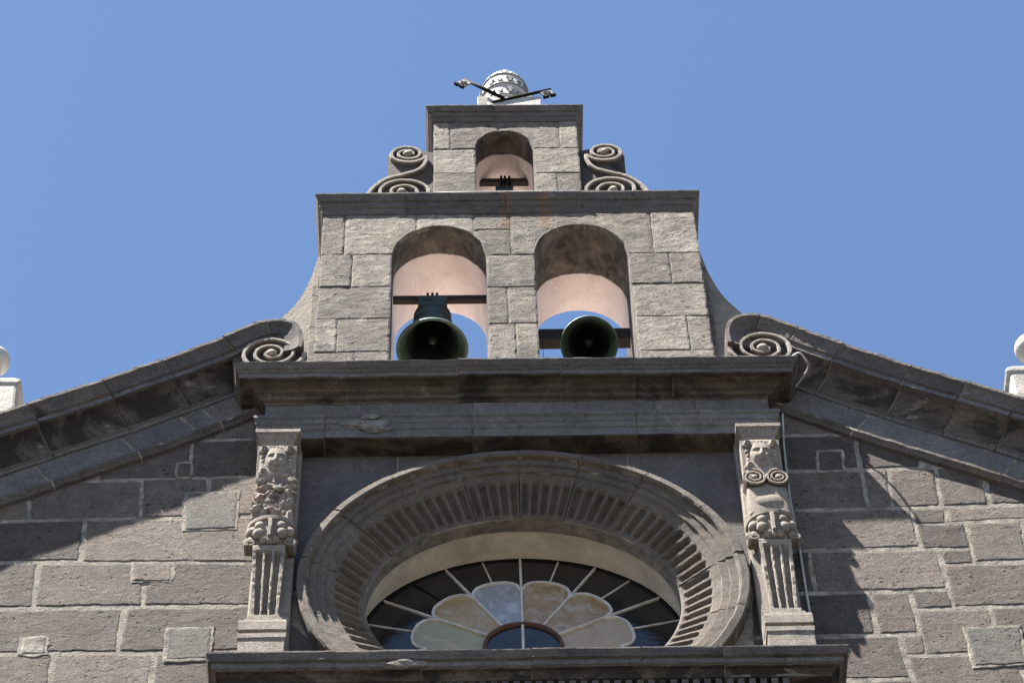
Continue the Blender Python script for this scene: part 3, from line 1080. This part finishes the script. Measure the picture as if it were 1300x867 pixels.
# ------------------------------------------------------------------ bell gable
ARCH = 1.30          # the arches are a little stilted
def comb(x0, x1, z0, z1, ops):
    """outline of a wall with arched openings that reach its foot"""
    p = [(x0, z0)]
    for (a, b, sp) in ops:
        p.append((a, z0))
        r, c = (b - a) / 2, (a + b) / 2
        for i in range(25):
            g = math.pi - math.pi * i / 24
            p.append((c + r * math.cos(g), sp + ARCH * r * math.sin(g)))
        p.append((b, z0))
    p += [(x1, z0), (x1, z1), (x0, z1)]
    return p
def gable_core_mesh(name, poly, parent, label):
    n = len(poly)
    V = [(x, .005, z) for x, z in poly] + [(x, .75, z) for x, z in poly]
    F = [tuple(range(n)), tuple(range(2 * n - 1, n - 1, -1))]
    I = [1, 0]
    for i in range(n):
        j = (i + 1) % n
        F.append((i, n + i, n + j, j))
        I.append(0)
    o = mesh(name, V, F, [M['core'], M['joint_mortar']], parent, False, I)
    o['label'] = label
    return o
T2 = [(-.873, -.177, 21.168), (.180, .874, 21.168)]
g2 = gable_core_mesh('bell_gable', comb(-1.40, 1.40, 19.10, 22.0, T2), church, 'lower storey of the bell gable with two arched openings')
def gs(poly, core, name='gable_stone'):
    (a, c), (b, d) = poly[0], poly[2]
    q = .002
    fq, wu, wv = quad_fn([(a + q, d - q), (b - q, d - q), (b - q, c + q), (a + q, c + q)])
    block_grid(name, fq, wu, wv, random.uniform(-.004, .001), .035, M['gable'], core, jit=.005, bev=.004, amp=.0030, res=.026)
def gs_arch(x0, x1, z0, z1, ops, core):
    q = .0035
    x0, x1, z0, z1 = x0 + q, x1 - q, z0 + q, z1 - q
    xs = []
    n = max(3, int((x1 - x0) / .026))
    for i in range(n + 1):
        xs.append((x0 + (x1 - x0) * i / n, 0))
    for (a, b, sp) in ops:
        for e_, d_ in ((a, -1), (b, 1)):
            if x0 < e_ < x1:
                xs = [t for t in xs if abs(t[0] - e_) > .008]
                xs += [(e_ + .0015 * d_, 0), (e_ - .0015 * d_, 1)]
    xs.sort()
    def bot(x):
        for (a, b, sp) in ops:
            r, c = (b - a) / 2, (a + b) / 2
            if a < x < b:
                return min(z1 - .02, max(z0, sp + ARCH * math.sqrt(max(0, r * r - (x - c) ** 2))))
        return z0
    us = [(x - x0) / (x1 - x0) for x, _ in xs]
    def fn(u, v):
        x = x0 + (x1 - x0) * u
        return (x, bot(x) + (z1 - bot(x)) * v)
    block_grid('gable_stone', fn, x1 - x0, z1 - z0, random.uniform(-.004, .001), .035, M['gable'], core, jit=.004, bev=.004, amp=.0030, res=.026, us=us)
def rect(a, b, c, d):
    return [(a, c), (b, c), (b, d), (a, d)]
for r_ in ((-1.405, -1.235, 21.19, 21.80), (-1.405, -1.168, 20.715, 21.19), (-1.168, -.873, 20.715, 21.19), (-1.405, -.873, 20.26, 20.715),
           (-1.405, -1.251, 19.80, 20.26), (-1.251, -.873, 19.80, 20.26), (-1.405, -1.12, 19.15, 19.80), (-1.12, -.873, 19.15, 19.80),
           (-.177, .180, 20.69, 21.16), (-.177, -.03, 20.17, 20.69), (-.03, .180, 20.17, 20.69), (-.177, .02, 19.66, 20.17), (.02, .180, 19.66, 20.17), (-.177, .180, 19.15, 19.66),
           (1.068, 1.405, 21.165, 21.80), (.874, 1.173, 20.714, 21.165), (1.173, 1.405, 20.714, 21.165), (.874, 1.405, 20.246, 20.714),
           (.874, 1.24, 19.773, 20.246), (1.24, 1.405, 19.773, 20.246), (.874, 1.405, 19.15, 19.773)):
    gs(rect(*r_), g2)
for a, b, c, d in ((-1.235, -.70, 21.19, 21.80), (-.70, -.27, 21.20, 21.80), (-.27, .005, 21.55, 21.80), (-.235, .005, 21.16, 21.55), (.005, 1.068, 21.163, 21.80)):
    gs_arch(a, b, c, d, T2, g2)
TP = [(-.55, 22.05), (.05, 22.046), (.062, 22.04), (.062, 22.026), (.042, 21.950), (.030, 21.944), (.027, 21.885), (.012, 21.878), (.012, 21.820), (.004, 21.798), (-.03, 21.797)]
tc = cornice('upper_cornice', 1.405, TP, 0.0, .80, [-.78, -.02, .56], CM, [0, 0, 0, 0, 0, 0, 2, 0, 0, 0], church, 'cornice_stone', jit=.0022)
T1 = [(-.241, .213, 22.885)]
g1 = gable_core_mesh('bell_gable_top', comb(-.567, .567, 22.03, 23.48, T1), church, 'narrow top storey of the bell gable with one arched opening')
for r_ in ((-.572, -.442, 22.87, 23.335), (.429, .572, 22.87, 23.335), (-.572, -.241, 22.46, 22.87), (-.572, -.241, 22.045, 22.46), (.213, .572, 22.45, 22.87), (.213, .39, 22.045, 22.45), (.39, .572, 22.045, 22.45)):
    gs(rect(*r_), g1)
for a, b in ((-.442, -.06), (-.06, .429)):
    gs_arch(a, b, 22.87, 23.335, T1, g1)
TP1 = [(-.4, z - 22.045 + 23.525) if i == 0 else (o, z - 22.045 + 23.525) for i, (o, z) in enumerate(TP)]
TP1 = [(o, 23.525 - (23.525 - z) * .78) for o, z in TP1]
tc1 = cornice('top_cornice', .572, TP1, 0.0, .80, [-.08], CM, [0, 0, 0, 0, 0, 0, 2, 0, 0, 0], church, 'cornice_stone', jit=.0022)
# side wings of the gable, concave sweeps set back behind its face
for s in (-1, 1):
    crv = smooth_path([(1.39, 21.62), (1.44, 21.50), (1.482, 21.20), (1.552, 20.90), (1.64, 20.69), (1.74, 20.53), (1.90, 20.38), (2.15, 20.28)], 6)
    poly = [(s * p.x, p.y) for p in crv] + [(s * 2.15, 19.0), (s * 1.39, 19.0)]
    w = prism('gable_wing', poly, .20, .72, M['wing'], church)
    w['label'] = 'concave rendered sweep at the %s side of the bell gable' % ('left' if s < 0 else 'right')
    for a, b in ((19.2, 19.86), (19.865, 20.35), (20.355, 20.80), (20.805, 21.16)):
        block('wing_stone', rect(min(s * 1.406, s * 1.458), max(s * 1.406, s * 1.458), a, b), .12, .21, M['gable'], w, jit=.006, bev=.006)

# ------------------------------------------------------------------ scrolls
def spiral(cx, cz, turns, a_start, rfun, s, n=40):
    return [(s * (cx + rfun(t) * math.cos(a_start + t * 2 * math.pi)), cz + rfun(t) * math.sin(a_start + t * 2 * math.pi)) for t in [turns * i / int(n * turns) for i in range(int(n * turns) + 1)]]
for s in (-1, 1):
    # big volute where the sloping cornice curls up beside the gable
    cx, cz = (1.672 if s < 0 else 1.705), 19.43
    key_t = [0, .25, .5, .75, 1.0, 1.25, 1.5, 1.75, 2.0, 2.25, 2.5]
    key_r = [.255, .232, .208, .205, .165, .150, .122, .108, .080, .070, .045]
    pth = spiral(cx, cz, 2.5, math.pi, lambda t: interp(t, key_t, key_r) * .9, s)
    back = [(s * p[0], p[1]) for p in [(1.90, 19.66), (1.84, 19.73), (1.74, 19.77), (1.62, 19.77), (1.52, 19.71), (1.475, 19.60), (1.47, 19.44), (1.48, 19.30), (1.54, 19.16), (1.88, 19.16), (1.93, 19.30), (1.94, 19.45)]]
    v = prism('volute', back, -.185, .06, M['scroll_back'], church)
    v['label'] = 'large stone volute resting on the %s end of the main cornice' % ('left' if s < 0 else 'right')
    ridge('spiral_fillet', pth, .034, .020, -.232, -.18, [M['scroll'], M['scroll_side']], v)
    lathe('volute_eye', [(0, .085), (.026, .082), (.040, .068), (.045, .04), (.045, 0)], (s * cx, -.16, cz), M['scroll'], v, 20, rot=Matrix.Rotation(R(90), 3, 'X'))
    # S scroll beside the top storey
    ux, uz, lx, lz = .775, 22.845, .815, 22.215
    up = spiral(ux, uz, 2.0, R(200), lambda t: .152 - .056 * t, s, 36)
    sw = smooth_path([(.63, 22.80, 0), (.635, 22.70, 0), (.69, 22.575, 0), (.81, 22.50, 0), (.935, 22.43, 0), (1.03, 22.30, 0), (1.085, 22.14, 0), (1.10, 22.045, 0)], 8)
    sw = [(s * p.x, p.y) for p in sw]
    lo = spiral(lx, lz, 2.1, R(150), lambda t: .215 - .083 * t, -s, 36)
    lo = [(-p[0] + 0 if False else p[0], p[1]) for p in spiral(lx, lz, 2.0, R(165), lambda t: .205 - .082 * t, s, 36)]
    rev = []
    for i in range(73):
        t = 2.0 * i / 72
        a = R(-20) + t * 2 * math.pi
        r = .215 - .088 * t
        rev.append((s * (lx - r * math.cos(a)), lz + r * math.sin(a)))
    bp = [(s * x, z) for x, z in [(.56, 22.045), (1.10, 22.045), (1.075, 22.20), (1.02, 22.33), (.93, 22.44), (.93, 22.70), (.935, 22.86), (.90, 22.95), (.84, 23.00), (.74, 23.00), (.66, 22.95), (.56, 22.92)]]
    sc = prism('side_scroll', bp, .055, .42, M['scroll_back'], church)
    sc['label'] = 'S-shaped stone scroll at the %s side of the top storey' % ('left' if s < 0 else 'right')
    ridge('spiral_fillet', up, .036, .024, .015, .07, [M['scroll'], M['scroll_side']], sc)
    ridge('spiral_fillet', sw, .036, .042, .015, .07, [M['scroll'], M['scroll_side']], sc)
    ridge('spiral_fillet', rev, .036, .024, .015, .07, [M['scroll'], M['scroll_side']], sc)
    for ex, ez in ((ux, uz), (lx, lz)):
        lathe('volute_eye', [(0, .088), (.026, .085), (.036, .07), (.038, .03), (.038, 0)], (s * ex, .09, ez), M['scroll'], sc, 18, rot=Matrix.Rotation(R(90), 3, 'X'))

# ------------------------------------------------------------------ carved pilasters
def gss(u, v, cu, cv, su, sv):
    return math.exp(-((u - cu) / su) ** 2 - ((v - cv) / sv) ** 2)
def face_h(u, v):
    """relief of a mask, u,v in -1..1, height in units of its half width"""
    uu = u / (.60 - .10 * max(0, -v))
    q = 1 - uu ** 2 - (v / .88) ** 2
    h = .0
    if q > 0:
        w = min(1, q * 5)
        h = .60 * q ** .42
        h += w * (.17 * gss(u, v, 0, -.04, .085, .22) + .13 * gss(u, v, 0, -.19, .13, .075)          # nose
                  + .09 * gss(u, v, -.25, .24, .17, .05) + .09 * gss(u, v, .25, .24, .17, .05)         # brows
                  - .17 * gss(u, v, -.24, .10, .14, .075) - .17 * gss(u, v, .24, .10, .14, .075)       # sockets
                  + .12 * gss(u, v, -.24, .09, .09, .045) + .12 * gss(u, v, .24, .09, .09, .045)       # eyes
                  + .07 * gss(u, v, -.30, -.20, .14, .16) + .07 * gss(u, v, .30, -.20, .14, .16)       # cheeks
                  + .09 * gss(u, v, 0, -.40, .16, .035) + .09 * gss(u, v, 0, -.50, .11, .04)           # lips
                  - .12 * gss(u, v, 0, -.45, .19, .016) - .07 * gss(u, v, 0, -.58, .14, .035)
                  + .09 * gss(u, v, 0, -.71, .14, .09))
        # hair: combed back from a clear hairline
        hl = v - (.52 + .16 * (1 - (u / .5) ** 2))
        if hl > 0:
            h += .07 * min(1, hl * 14) + .02 * math.sin(u * 34)
    for cu, cv, r in ((-.66, .70, .25), (.66, .70, .25), (-.64, -.66, .25), (.64, -.66, .25)):
        d = math.hypot(u - cu, v - cv)
        if d < r:
            h = max(h, .30 * (1 - (d / r) ** 4) ** .5 + .07 * math.sin(d / r * 11 + math.atan2(v - cv, u - cu)))
    for cu, cv, r in ((-.70, .28, .12), (.70, .28, .12), (-.68, .0, .11), (.68, .0, .11), (-.66, -.28, .11), (.66, -.28, .11)):
        d = math.hypot(u - cu, v - cv)
        if d < r:
            h = max(h, .22 * math.sqrt(1 - (d / r) ** 2))
    return h
def pilaster(s, eroded):
    cx = s * 1.580
    xa, xb = s * 1.428, s * 1.690
    V, F = boxv(min(xa, xb), max(xa, xb), -.075, .03, 15.79, 18.455)
    pr = mesh('pilaster', V, F, M['carved'], church)
    pr['label'] = ('carved pilaster with a mask, its bust worn to rubble, left of the window' if eroded
                   else 'carved pilaster with a mask and twin scrolls, right of the window')
    md = pr.modifiers.new('bevel', 'BEVEL')
    md.width = .01
    # cap
    cp = [(-.1, 18.452), (.040, 18.452), (.052, 18.446), (.052, 18.412), (.040, 18.404), (.030, 18.372), (.012, 18.330), (.0, 18.285), (0, 18.25), (-.1, 18.25)]
    cornice_piece('cap', .095, cp, -.185, .0, 0, 0, [M['carved']], None, pr, True, True, .003, .03, cx=cx)
    # leaning body behind mask and bust
    def body(u, v):
        z = 18.27 + (17.46 - 18.27) * v
        hw = interp(v, [0, .3, .55, .8, 1.0], [.118, .112, .125, .135, .135])
        yf = interp(v, [0, .3, .45, .7, 1.0], [-.190, -.180, -.165, -.180, -.170])
        b = math.sqrt(max(0, 1 - abs(u * 2 - 1) ** 4)) * .03
        e = 0
        if eroded and v > .36:
            x_ = cx + (u * 2 - 1) * hw
            k = min(1, (v - .36) / .08)
            e = k * (nz(x_, 3, z, 16, .045) + nz(x_, 8, z, 40, .022) + .012)
        return (cx + (u * 2 - 1) * hw, yf - b + e, z)
    grid('bust_block', 26, 60, lambda u, v: body(u, 1 - v), M['eroded'] if eroded else M['carved'], pr, not eroded, -.03)
    # mask, leaning forward at the top
    mw, mh = .128, .158
    zc = 18.105
    def fm(u, v):
        U, W = u * 2 - 1, v * 2 - 1
        h = face_h(U, W) * .085
        lean = .045 * W
        return (cx + U * mw - (.004 * s), -(.196 + lean * .5 + h), zc + W * mh - h * .25)
    grid('mask', 84, 96, fm, M['carved'], pr, True, -.10)
    # little back plate horns
    if eroded:
        random.seed(21)
        for i in range(16):
            x = cx + random.uniform(-.11, .11)
            z = random.uniform(17.52, 17.92)
            r = random.uniform(.018, .045)
            lump('rubble_stone', (x, -.180 - random.uniform(0, .02), z), (r, r * .7, r * random.uniform(.6, 1.1)), M['brick'] if i % 4 == 0 else (M['eroded'] if i % 4 < 3 else M['carved']), pr, .5)
    else:
        for t in (-1, 1):
            c = cx + t * .078
            pth = [(c + t * (.078 - .027 * q) * math.cos(R(90) + q * 2 * math.pi), 17.815 + (.092 - .034 * q) * math.sin(R(90) + q * 2 * math.pi)) for q in [i / 24 * 2.2 for i in range(25)]]
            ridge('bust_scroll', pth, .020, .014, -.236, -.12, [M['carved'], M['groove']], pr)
            lathe('scroll_boss', [(0, .085), (.02, .08), (.028, .06), (.03, 0)], (c, -.155, 17.815), M['carved'], pr, 14, rot=Matrix.Rotation(R(90), 3, 'X'))
        lump('belly', (cx, -.15, 17.59), (.138, .070, .11), M['carved'], pr, .06, 3)
    # capital: half drum with a rim, hung with fruit
    def drum(z0, z1, r0, r1, d0, d1, name, mt):
        def fn(u, v):
            a = math.pi * (1 - u)
            z = z0 + (z1 - z0) * v
            r = r0 + (r1 - r0) * v
            d = d0 + (d1 - d0) * v
            return (cx + r * math.cos(a), -.075 - d * math.sin(a) ** .8, z)
        return fn
    prf = [(17.185, .098, .075), (17.20, .112, .095), (17.28, .138, .125), (17.38, .146, .135), (17.425, .148, .138), (17.43, .160, .152), (17.462, .162, .156), (17.47, .152, .146), (17.478, .13, .12), (17.48, .0, .0)]
    V, F = [], []
    na = 22
    for z, r, d in prf:
        for i in range(na + 1):
            a = math.pi * (1 - i / na)
            V.append((cx + r * math.cos(a), -.07 - d * max(0, math.sin(a)) ** .75, z))
    for j in range(len(prf) - 1):
        for i in range(na):
            w = na + 1
            F.append((j * w + i, j * w + i + 1, (j + 1) * w + i + 1, (j + 1) * w + i))
    F.append(tuple(range(na, -1, -1)))
    mesh('capital', V, F, M['carved'], pr, False)
    fruit = [(-.115, 17.35, .040), (-.065, 17.385, .036), (.065, 17.385, .036), (.115, 17.35, .040), (-.070, 17.305, .040), (.070, 17.305, .040), (-.12, 17.265, .036), (.12, 17.265, .036), (-.035, 17.245, .030), (.035, 17.245, .030), (0, 17.235, .026), (-.145, 17.31, .028), (.145, 17.31, .028)]
    for fx, fz, fr in fruit:
        a = math.acos(max(-1, min(1, fx / .15)))
        dd = .125 if fz > 17.28 else .112
        lump('carved_fruit', (cx + fx, -.07 - dd * math.sin(a) ** .75, fz), (fr, fr * .9, fr * 1.25), M['carved'], pr, .12, 2)
    ridge('stem', [(cx, 17.42), (cx + .004, 17.36), (cx - .002, 17.30), (cx, 17.24)], .030, .022, -.232, -.15, M['carved'], pr)
    for t in (-1, 1):
        pth = [(cx + t * (.125 + (.034 - .012 * q) * math.cos(R(-60) + q * 2 * math.pi)), 17.232 + (.034 - .012 * q) * math.sin(R(-60) + q * 2 * math.pi)) for q in [i / 20 * 1.6 for i in range(21)]]
        ridge('leaf_curl', pth, .018, .012, -.175, -.09, M['carved'], pr)
    # fluted tapering shaft
    def shaft(u, v):
        z = 16.50 + (17.20 - 16.50) * v
        hw = .080 + (.103 - .080) * v
        y = -.115 - .060 * v
        t = u * 3.0 + .0
        uu = ((u - .08) / .84 * 3) if .08 < u < .92 else -1
        dep = 0
        if 0 <= uu <= 3:
            f = (uu % 1.0) - .5
            wv = max(0, 1 - (abs(f) / .36) ** 3)
            ev = max(0, min(1, min(v - .05, .93 - v) / .035))
            dep = .036 * (wv ** .6) * math.sin(ev * math.pi / 2)
        x = cx + (u * 2 - 1) * hw
        return (x + nz(x, 2, z, 22, .004), y + dep + nz(x, 5, z, 24, .006), z)
    grid('fluted_shaft', 72, 60, shaft, M['carved'], pr, True, -.05)
    # base mouldings and plinth
    bp = [(-.08, 16.50), (-.005, 16.50), (-.005, 16.455), (.012, 16.445), (.014, 16.40), (.040, 16.39), (.046, 16.36), (.046, 16.285), (.030, 16.272), (.030, 16.258), (.046, 16.248), (.046, 16.205), (.038, 16.198), (.038, 15.79), (-.05, 15.79)]
    cornice_piece('base', .100, bp, -.155, .0, 0, 0, [M['carved']], None, pr, True, True, .003, .04, cx=cx)
    return pr
def lump(name, loc, rad, mt, parent, rough=.2, sub=2):
    import bmesh
    bm = bmesh.new()
    bmesh.ops.create_icosphere(bm, subdivisions=sub, radius=1)
    k = random.uniform(0, 60)
    for v in bm.verts:
        d = 1 + noise.noise(v.co * 1.4 + Vector((k, 0, 0))) * rough
        v.co = Vector((v.co.x * rad[0] * d, v.co.y * rad[1] * d, v.co.z * rad[2] * d)) + Vector(loc)
    me = bpy.data.meshes.new(name)
    bm.to_mesh(me)
    bm.free()
    me.materials.append(mt)
    me.polygons.foreach_set('use_smooth', [rough < .4] * len(me.polygons))
    o = bpy.data.objects.new(name, me)
    col.objects.link(o)
    o.parent = parent
    return o
pilaster(-1, True)
pilaster(1, False)
random.seed(99)
# pale repairs where the edges have broken away
for x, z, w, h, y in ((-1.02, 18.60, .16, .05, -.172), (-.98, 18.665, .06, .03, -.186), (-.93, 18.55, .10, .04, -.162)):
    lump('mortar_repair', (x, y, z), (w, .012, h), M['joint_mortar'], main, .5, 3)
lump('mortar_repair', (-.72, -.368, 15.70), (.12, .022, .045), M['joint_mortar'], low, .4, 3)

# ------------------------------------------------------------------ bells and their beams
BP = [(0, 1.0), (.30, 1.0), (.42, .975), (.49, .91), (.505, .80), (.53, .62), (.60, .42), (.72, .24), (.86, .115), (.965, .045), (1.0, .0), (.985, -.012), (.94, -.008), (.87, .04), (.73, .17), (.60, .32), (.50, .52), (.44, .80), (0, .92)]
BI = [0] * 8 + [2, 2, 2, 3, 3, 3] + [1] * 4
def bell(loc, rad, h, tilt, label):
    b = empty('bell', loc)
    tag(b, label, 'bell', 'bronze bells in the gable')
    rot = Matrix.Rotation(tilt, 3, 'X')
    lathe('bell_body', [(r * rad, z * h) for r, z in BP], (0, 0, 0), [M['bronze'], M['bronze_in'], M['verdigris'], M['bronze_lip']], b, 56, rot=rot, midx=BI)
    for zz in (.30, .66, .88):
        rr = interp(zz, [.24, .42, .62, .80, .91], [.72, .60, .53, .505, .49]) * rad
        lathe('moulded_band', [(rr, zz * h - .012), (rr + .010, zz * h - .006), (rr + .010, zz * h + .006), (rr, zz * h + .012)], (0, 0, 0), M['bronze'], b, 48, rot=rot)
    hs = []
    w0, w1, d, t = .36 * rad, .42 * rad, .25 * rad, .34 * h
    V = [(-w0, -d, h), (w0, -d, h), (w0, d, h), (-w0, d, h), (-w1, -d, h + t), (w1, -d, h + t), (w1, d, h + t), (-w1, d, h + t)]
    F = [(0, 3, 2, 1), (4, 5, 6, 7), (0, 1, 5, 4), (1, 2, 6, 5), (2, 3, 7, 6), (3, 0, 4, 7)]
    o = mesh('headstock', [rot @ Vector(v) for v in V], F, M['bronze'], b)
    md = o.modifiers.new('bevel', 'BEVEL')
    md.width = .008
    md.segments = 2
    pts = [rot @ Vector((0, 0, .9 * h)), rot @ Vector((.004, 0, .60 * h)), rot @ Vector((0, 0, .36 * h)), rot @ Vector((0, 0, .32 * h)), rot @ Vector((0, 0, .24 * h)), rot @ Vector((0, 0, .18 * h))]
    tube('clapper', pts, [.014, .014, .018, .034, .036, .014], M['bronze_in'], b, 10)
    return b
bell((-.579, .36, 20.425), .263, .50, 0, 'bronze bell hanging upright in the left arch, pale green lip')
bell((.545, .16, 20.135), .207, .40, R(-27), 'green bronze bell tipped towards the viewer in the right arch')
bell((-.013, .40, 22.47), .17, .34, 0, 'small bell under the beam of the topmost arch, only its dark headstock showing')
def beam(x0, x1, y, z0, z1, d, mt, label, straps):
    o = empty('bell_beam', ((x0 + x1) / 2, y, z0))
    tag(o, label, 'beam', 'beams that carry the bells')
    hw = (x1 - x0) / 2
    box('timber', (-hw, hw, -d / 2, d / 2, 0, z1 - z0), mt, o, .008)
    h = z1 - z0
    for sx in straps:
        c = sx - (x0 + x1) / 2
        pts = []
        for i in range(17):
            a = 2 * math.pi * i / 16
            pts.append((c, (d / 2 + .012) * max(-1, min(1, 1.3 * math.cos(a))), h / 2 - .015 + (h / 2 + .022) * max(-1, min(1, 1.3 * math.sin(a)))))
        tube('iron_strap', pts, .010, M['iron'], o, 6)
    return o
beam(-.885, -.165, .36, 21.105, 21.165, .05, M['wood'], 'thin dark beam across the left arch above the upright bell', (-.615, -.580, -.545))
beam(.17, .885, .47, 20.665, 20.80, .10, M['wood'], 'thick black beam behind the tipped bell in the right arch', (.47, .62))
beam(-.255, .225, .40, 23.03, 23.09, .05, M['wood'], 'black beam across the small topmost arch', (-.035, -.005, .03))
t_ = tag(mesh('bell_wire', *(lambda q: (q[0], q[1]))(([(.222, .10, 19.16), (.226, .10, 19.16), (.226, .104, 19.16), (.222, .104, 19.16), (.222, .42, 20.62), (.226, .42, 20.62), (.226, .424, 20.62), (.222, .424, 20.62)], [(0, 1, 5, 4), (1, 2, 6, 5), (2, 3, 7, 6), (3, 0, 4, 7)])), M['iron']),
         'thin wire dropping from the thick beam in the right arch', 'wire')

# ------------------------------------------------------------------ papal tiara and crossed keys on top
ty = .36
plinth = empty('tiara_plinth', (.02, ty, 23.52))
tag(plinth, 'pale stone block and white slab under the tiara on the gable top', 'plinth')
box('block', (-.235, .225, -.19, .22, 0, .63), M['beige'], plinth, .01)
box('slab', (-.155, .285, -.33, -.192, .0, .33), M['white'], plinth, .008)
tia = empty('tiara', (.02, ty, 24.15))
tag(tia, 'white domed tiara with bands of carved fleurons on top of the gable', 'sculpture')
TPR = [(0, 0), (.185, 0), (.197, .01), (.197, .045), (.190, .055), (.198, .12), (.203, .20), (.206, .205), (.209, .235), (.204, .245), (.200, .33), (.190, .41), (.193, .415), (.193, .44), (.184, .45), (.165, .53), (.130, .60), (.075, .65), (0, .665)]
lathe('dome', TPR, (0, 0, 0), M['white'], tia, 48)
for zz, rr, nn in ((.06, .196, 16), (.25, .202, 16), (.45, .182, 14)):
    for i in range(nn):
        a = 2 * math.pi * (i + .5) / nn
        big = i % 2 == 0
        r = rr - (.006 if zz > .4 else 0)
        ux, uy = math.cos(a), math.sin(a)
        V = []
        w, h = (.032, .100) if big else (.022, .050)
        shp = [(-w * .5, 0), (-w * .4, h * .4), (-w, h * .55), (-w * .6, h * .75), (0, h), (w * .6, h * .75), (w, h * .55), (w * .4, h * .4), (w * .5, 0)]
        for dd in (.0, .014):
            for px, pz in shp:
                V.append((ux * (r + dd - pz * (.25 if zz > .4 else 0)) - uy * px, uy * (r + dd - pz * (.25 if zz > .4 else 0)) + ux * px, zz + pz))
        L = len(shp)
        F = [tuple(range(L)), tuple(range(L, 2 * L))] + [(q, (q + 1) % L, L + (q + 1) % L, L + q) for q in range(L)]
        mesh('fleuron', V, F, M['ornament'], tia)
for zz, rr in ((.035, .199), (.222, .211), (.428, .195)):
    lathe('crown_band', [(rr - .01, zz - .018), (rr + .006, zz - .014), (rr + .006, zz - .004), (rr - .01, zz)], (0, 0, 0), M['ornament'], tia, 48)
lathe('finial_ball', [(0, 0), (.03, .01), (.045, .045), (.03, .08), (0, .09)], (0, 0, .66), M['white'], tia, 16)

def key(p0, p1, bit_dir, label):
    """a long key lying from p0 (crossing) to p1 (bit end)"""
    k = empty('key', p0)
    tag(k, label, 'key', 'crossed keys under the tiara')
    p0, p1 = Vector(p0), Vector(p1)
    d = p1 - p0
    t = d.normalized()
    tube('shank', [-t * .05, d * .5, d], [.016, .015, .013], M['iron'], k, 10)
    n = Vector(bit_dir)
    n = (n - t * n.dot(t)).normalized()
    b = t.cross(n)
    # bit: dark frame with a pale cut-out ward plate inside
    def plate(name, a0, a1, c0, c1, th, mt):
        V = []
        for sgn in (-1, 1):
            for aa, cc in ((a0, c0), (a1, c0), (a1, c1), (a0, c1)):
                V.append(d - t * aa + n * cc + b * th * sgn)
        F = [(0, 3, 2, 1), (4, 5, 6, 7), (0, 1, 5, 4), (1, 2, 6, 5), (2, 3, 7, 6), (3, 0, 4, 7)]
        mesh(name, V, F, mt, k)
    plate('bit', .012, .105, .008, .090, .008, M['ornament'])
    plate('bit_edge', .005, .048, .090, .112, .014, M['iron'])
    plate('bit_edge', .066, .112, .090, .112, .014, M['iron'])
    plate('ward', .052, .072, .030, .085, .014, M['iron'])
    plate('ward', .030, .052, .045, .062, .014, M['iron'])
    plate('ward', .072, .094, .045, .062, .014, M['iron'])
    return k
key((-.036, -.01, 23.777), (-.323, 0, 24.119), (-.45, 0, -1), 'black key with square bit pointing up left beneath the tiara')
key((-.049, .03, 23.763), (.386, .02, 23.956), (.25, 0, -1), 'black key with square bit pointing right beneath the tiara')

# ------------------------------------------------------------------ white ball finials on the gable slopes
for s, lab in ((-1, 'white ball finial on a tapered post, left gable slope'), (1, 'white ball finial on a tapered post, right gable slope')):
    f = empty('ball_finial', (s * 3.66, .10, 18.40))
    tag(f, lab, 'finial', 'ball finials on the gable slopes')
    V = []
    for z, w in ((-.05, .310), (.96, .232), (1.03, .226), (1.06, .250), (1.11, .250), (1.22, .075), (1.40, .06)):
        for x, y in ((-1, -1), (1, -1), (1, 1), (-1, 1)):
            V.append((x * w, y * w * .4, z))
    F = []
    for j in range(6):
        for i in range(4):
            i2 = (i + 1) % 4
            F.append((j * 4 + i, j * 4 + i2, j * 4 + 4 + i2, j * 4 + 4 + i))
    o = mesh('post', V, F, M['white_dirty'], f)
    md = o.modifiers.new('bevel', 'BEVEL')
    md.width = .02
    md.segments = 2
    lathe('ball', [(.115 * math.sin(R(a)), -.115 * math.cos(R(a))) for a in range(20, 181, 10)], (0, 0, 1.50), M['white'], f, 32)

# ------------------------------------------------------------------ cables
pts = [(1.867, -.3, 19.165), (1.926, -.338, 19.16), (1.971, -.3, 19.112), (1.991, -.25, 19.132), (1.979, -.2, 19.142), (1.915, -.12, 19.11), (1.852, -.06, 19.096), (1.826, -.02, 19.09), (1.809, -.014, 18.995), (1.79, -.014, 18.767), (1.771, -.014, 18.514), (1.752, -.014, 17.996), (1.750, -.014, 17.687), (1.754, -.014, 17.386), (1.748, -.014, 16.749), (1.748, -.014, 15.81)]
tag(tube('cable', smooth_path(pts, 6), .0085, M['cable']), 'grey cable looping off the right cornice corner and down the wall', 'cable')
tag(tube('conduit', [(-.57, -.048, 22.057), (-.2, -.05, 22.06), (.1, -.05, 22.058), (.32, -.05, 22.06), (.70, -.048, 22.058)], .008, M['white']), 'thin white conduit lying along the ledge of the upper cornice', 'conduit')
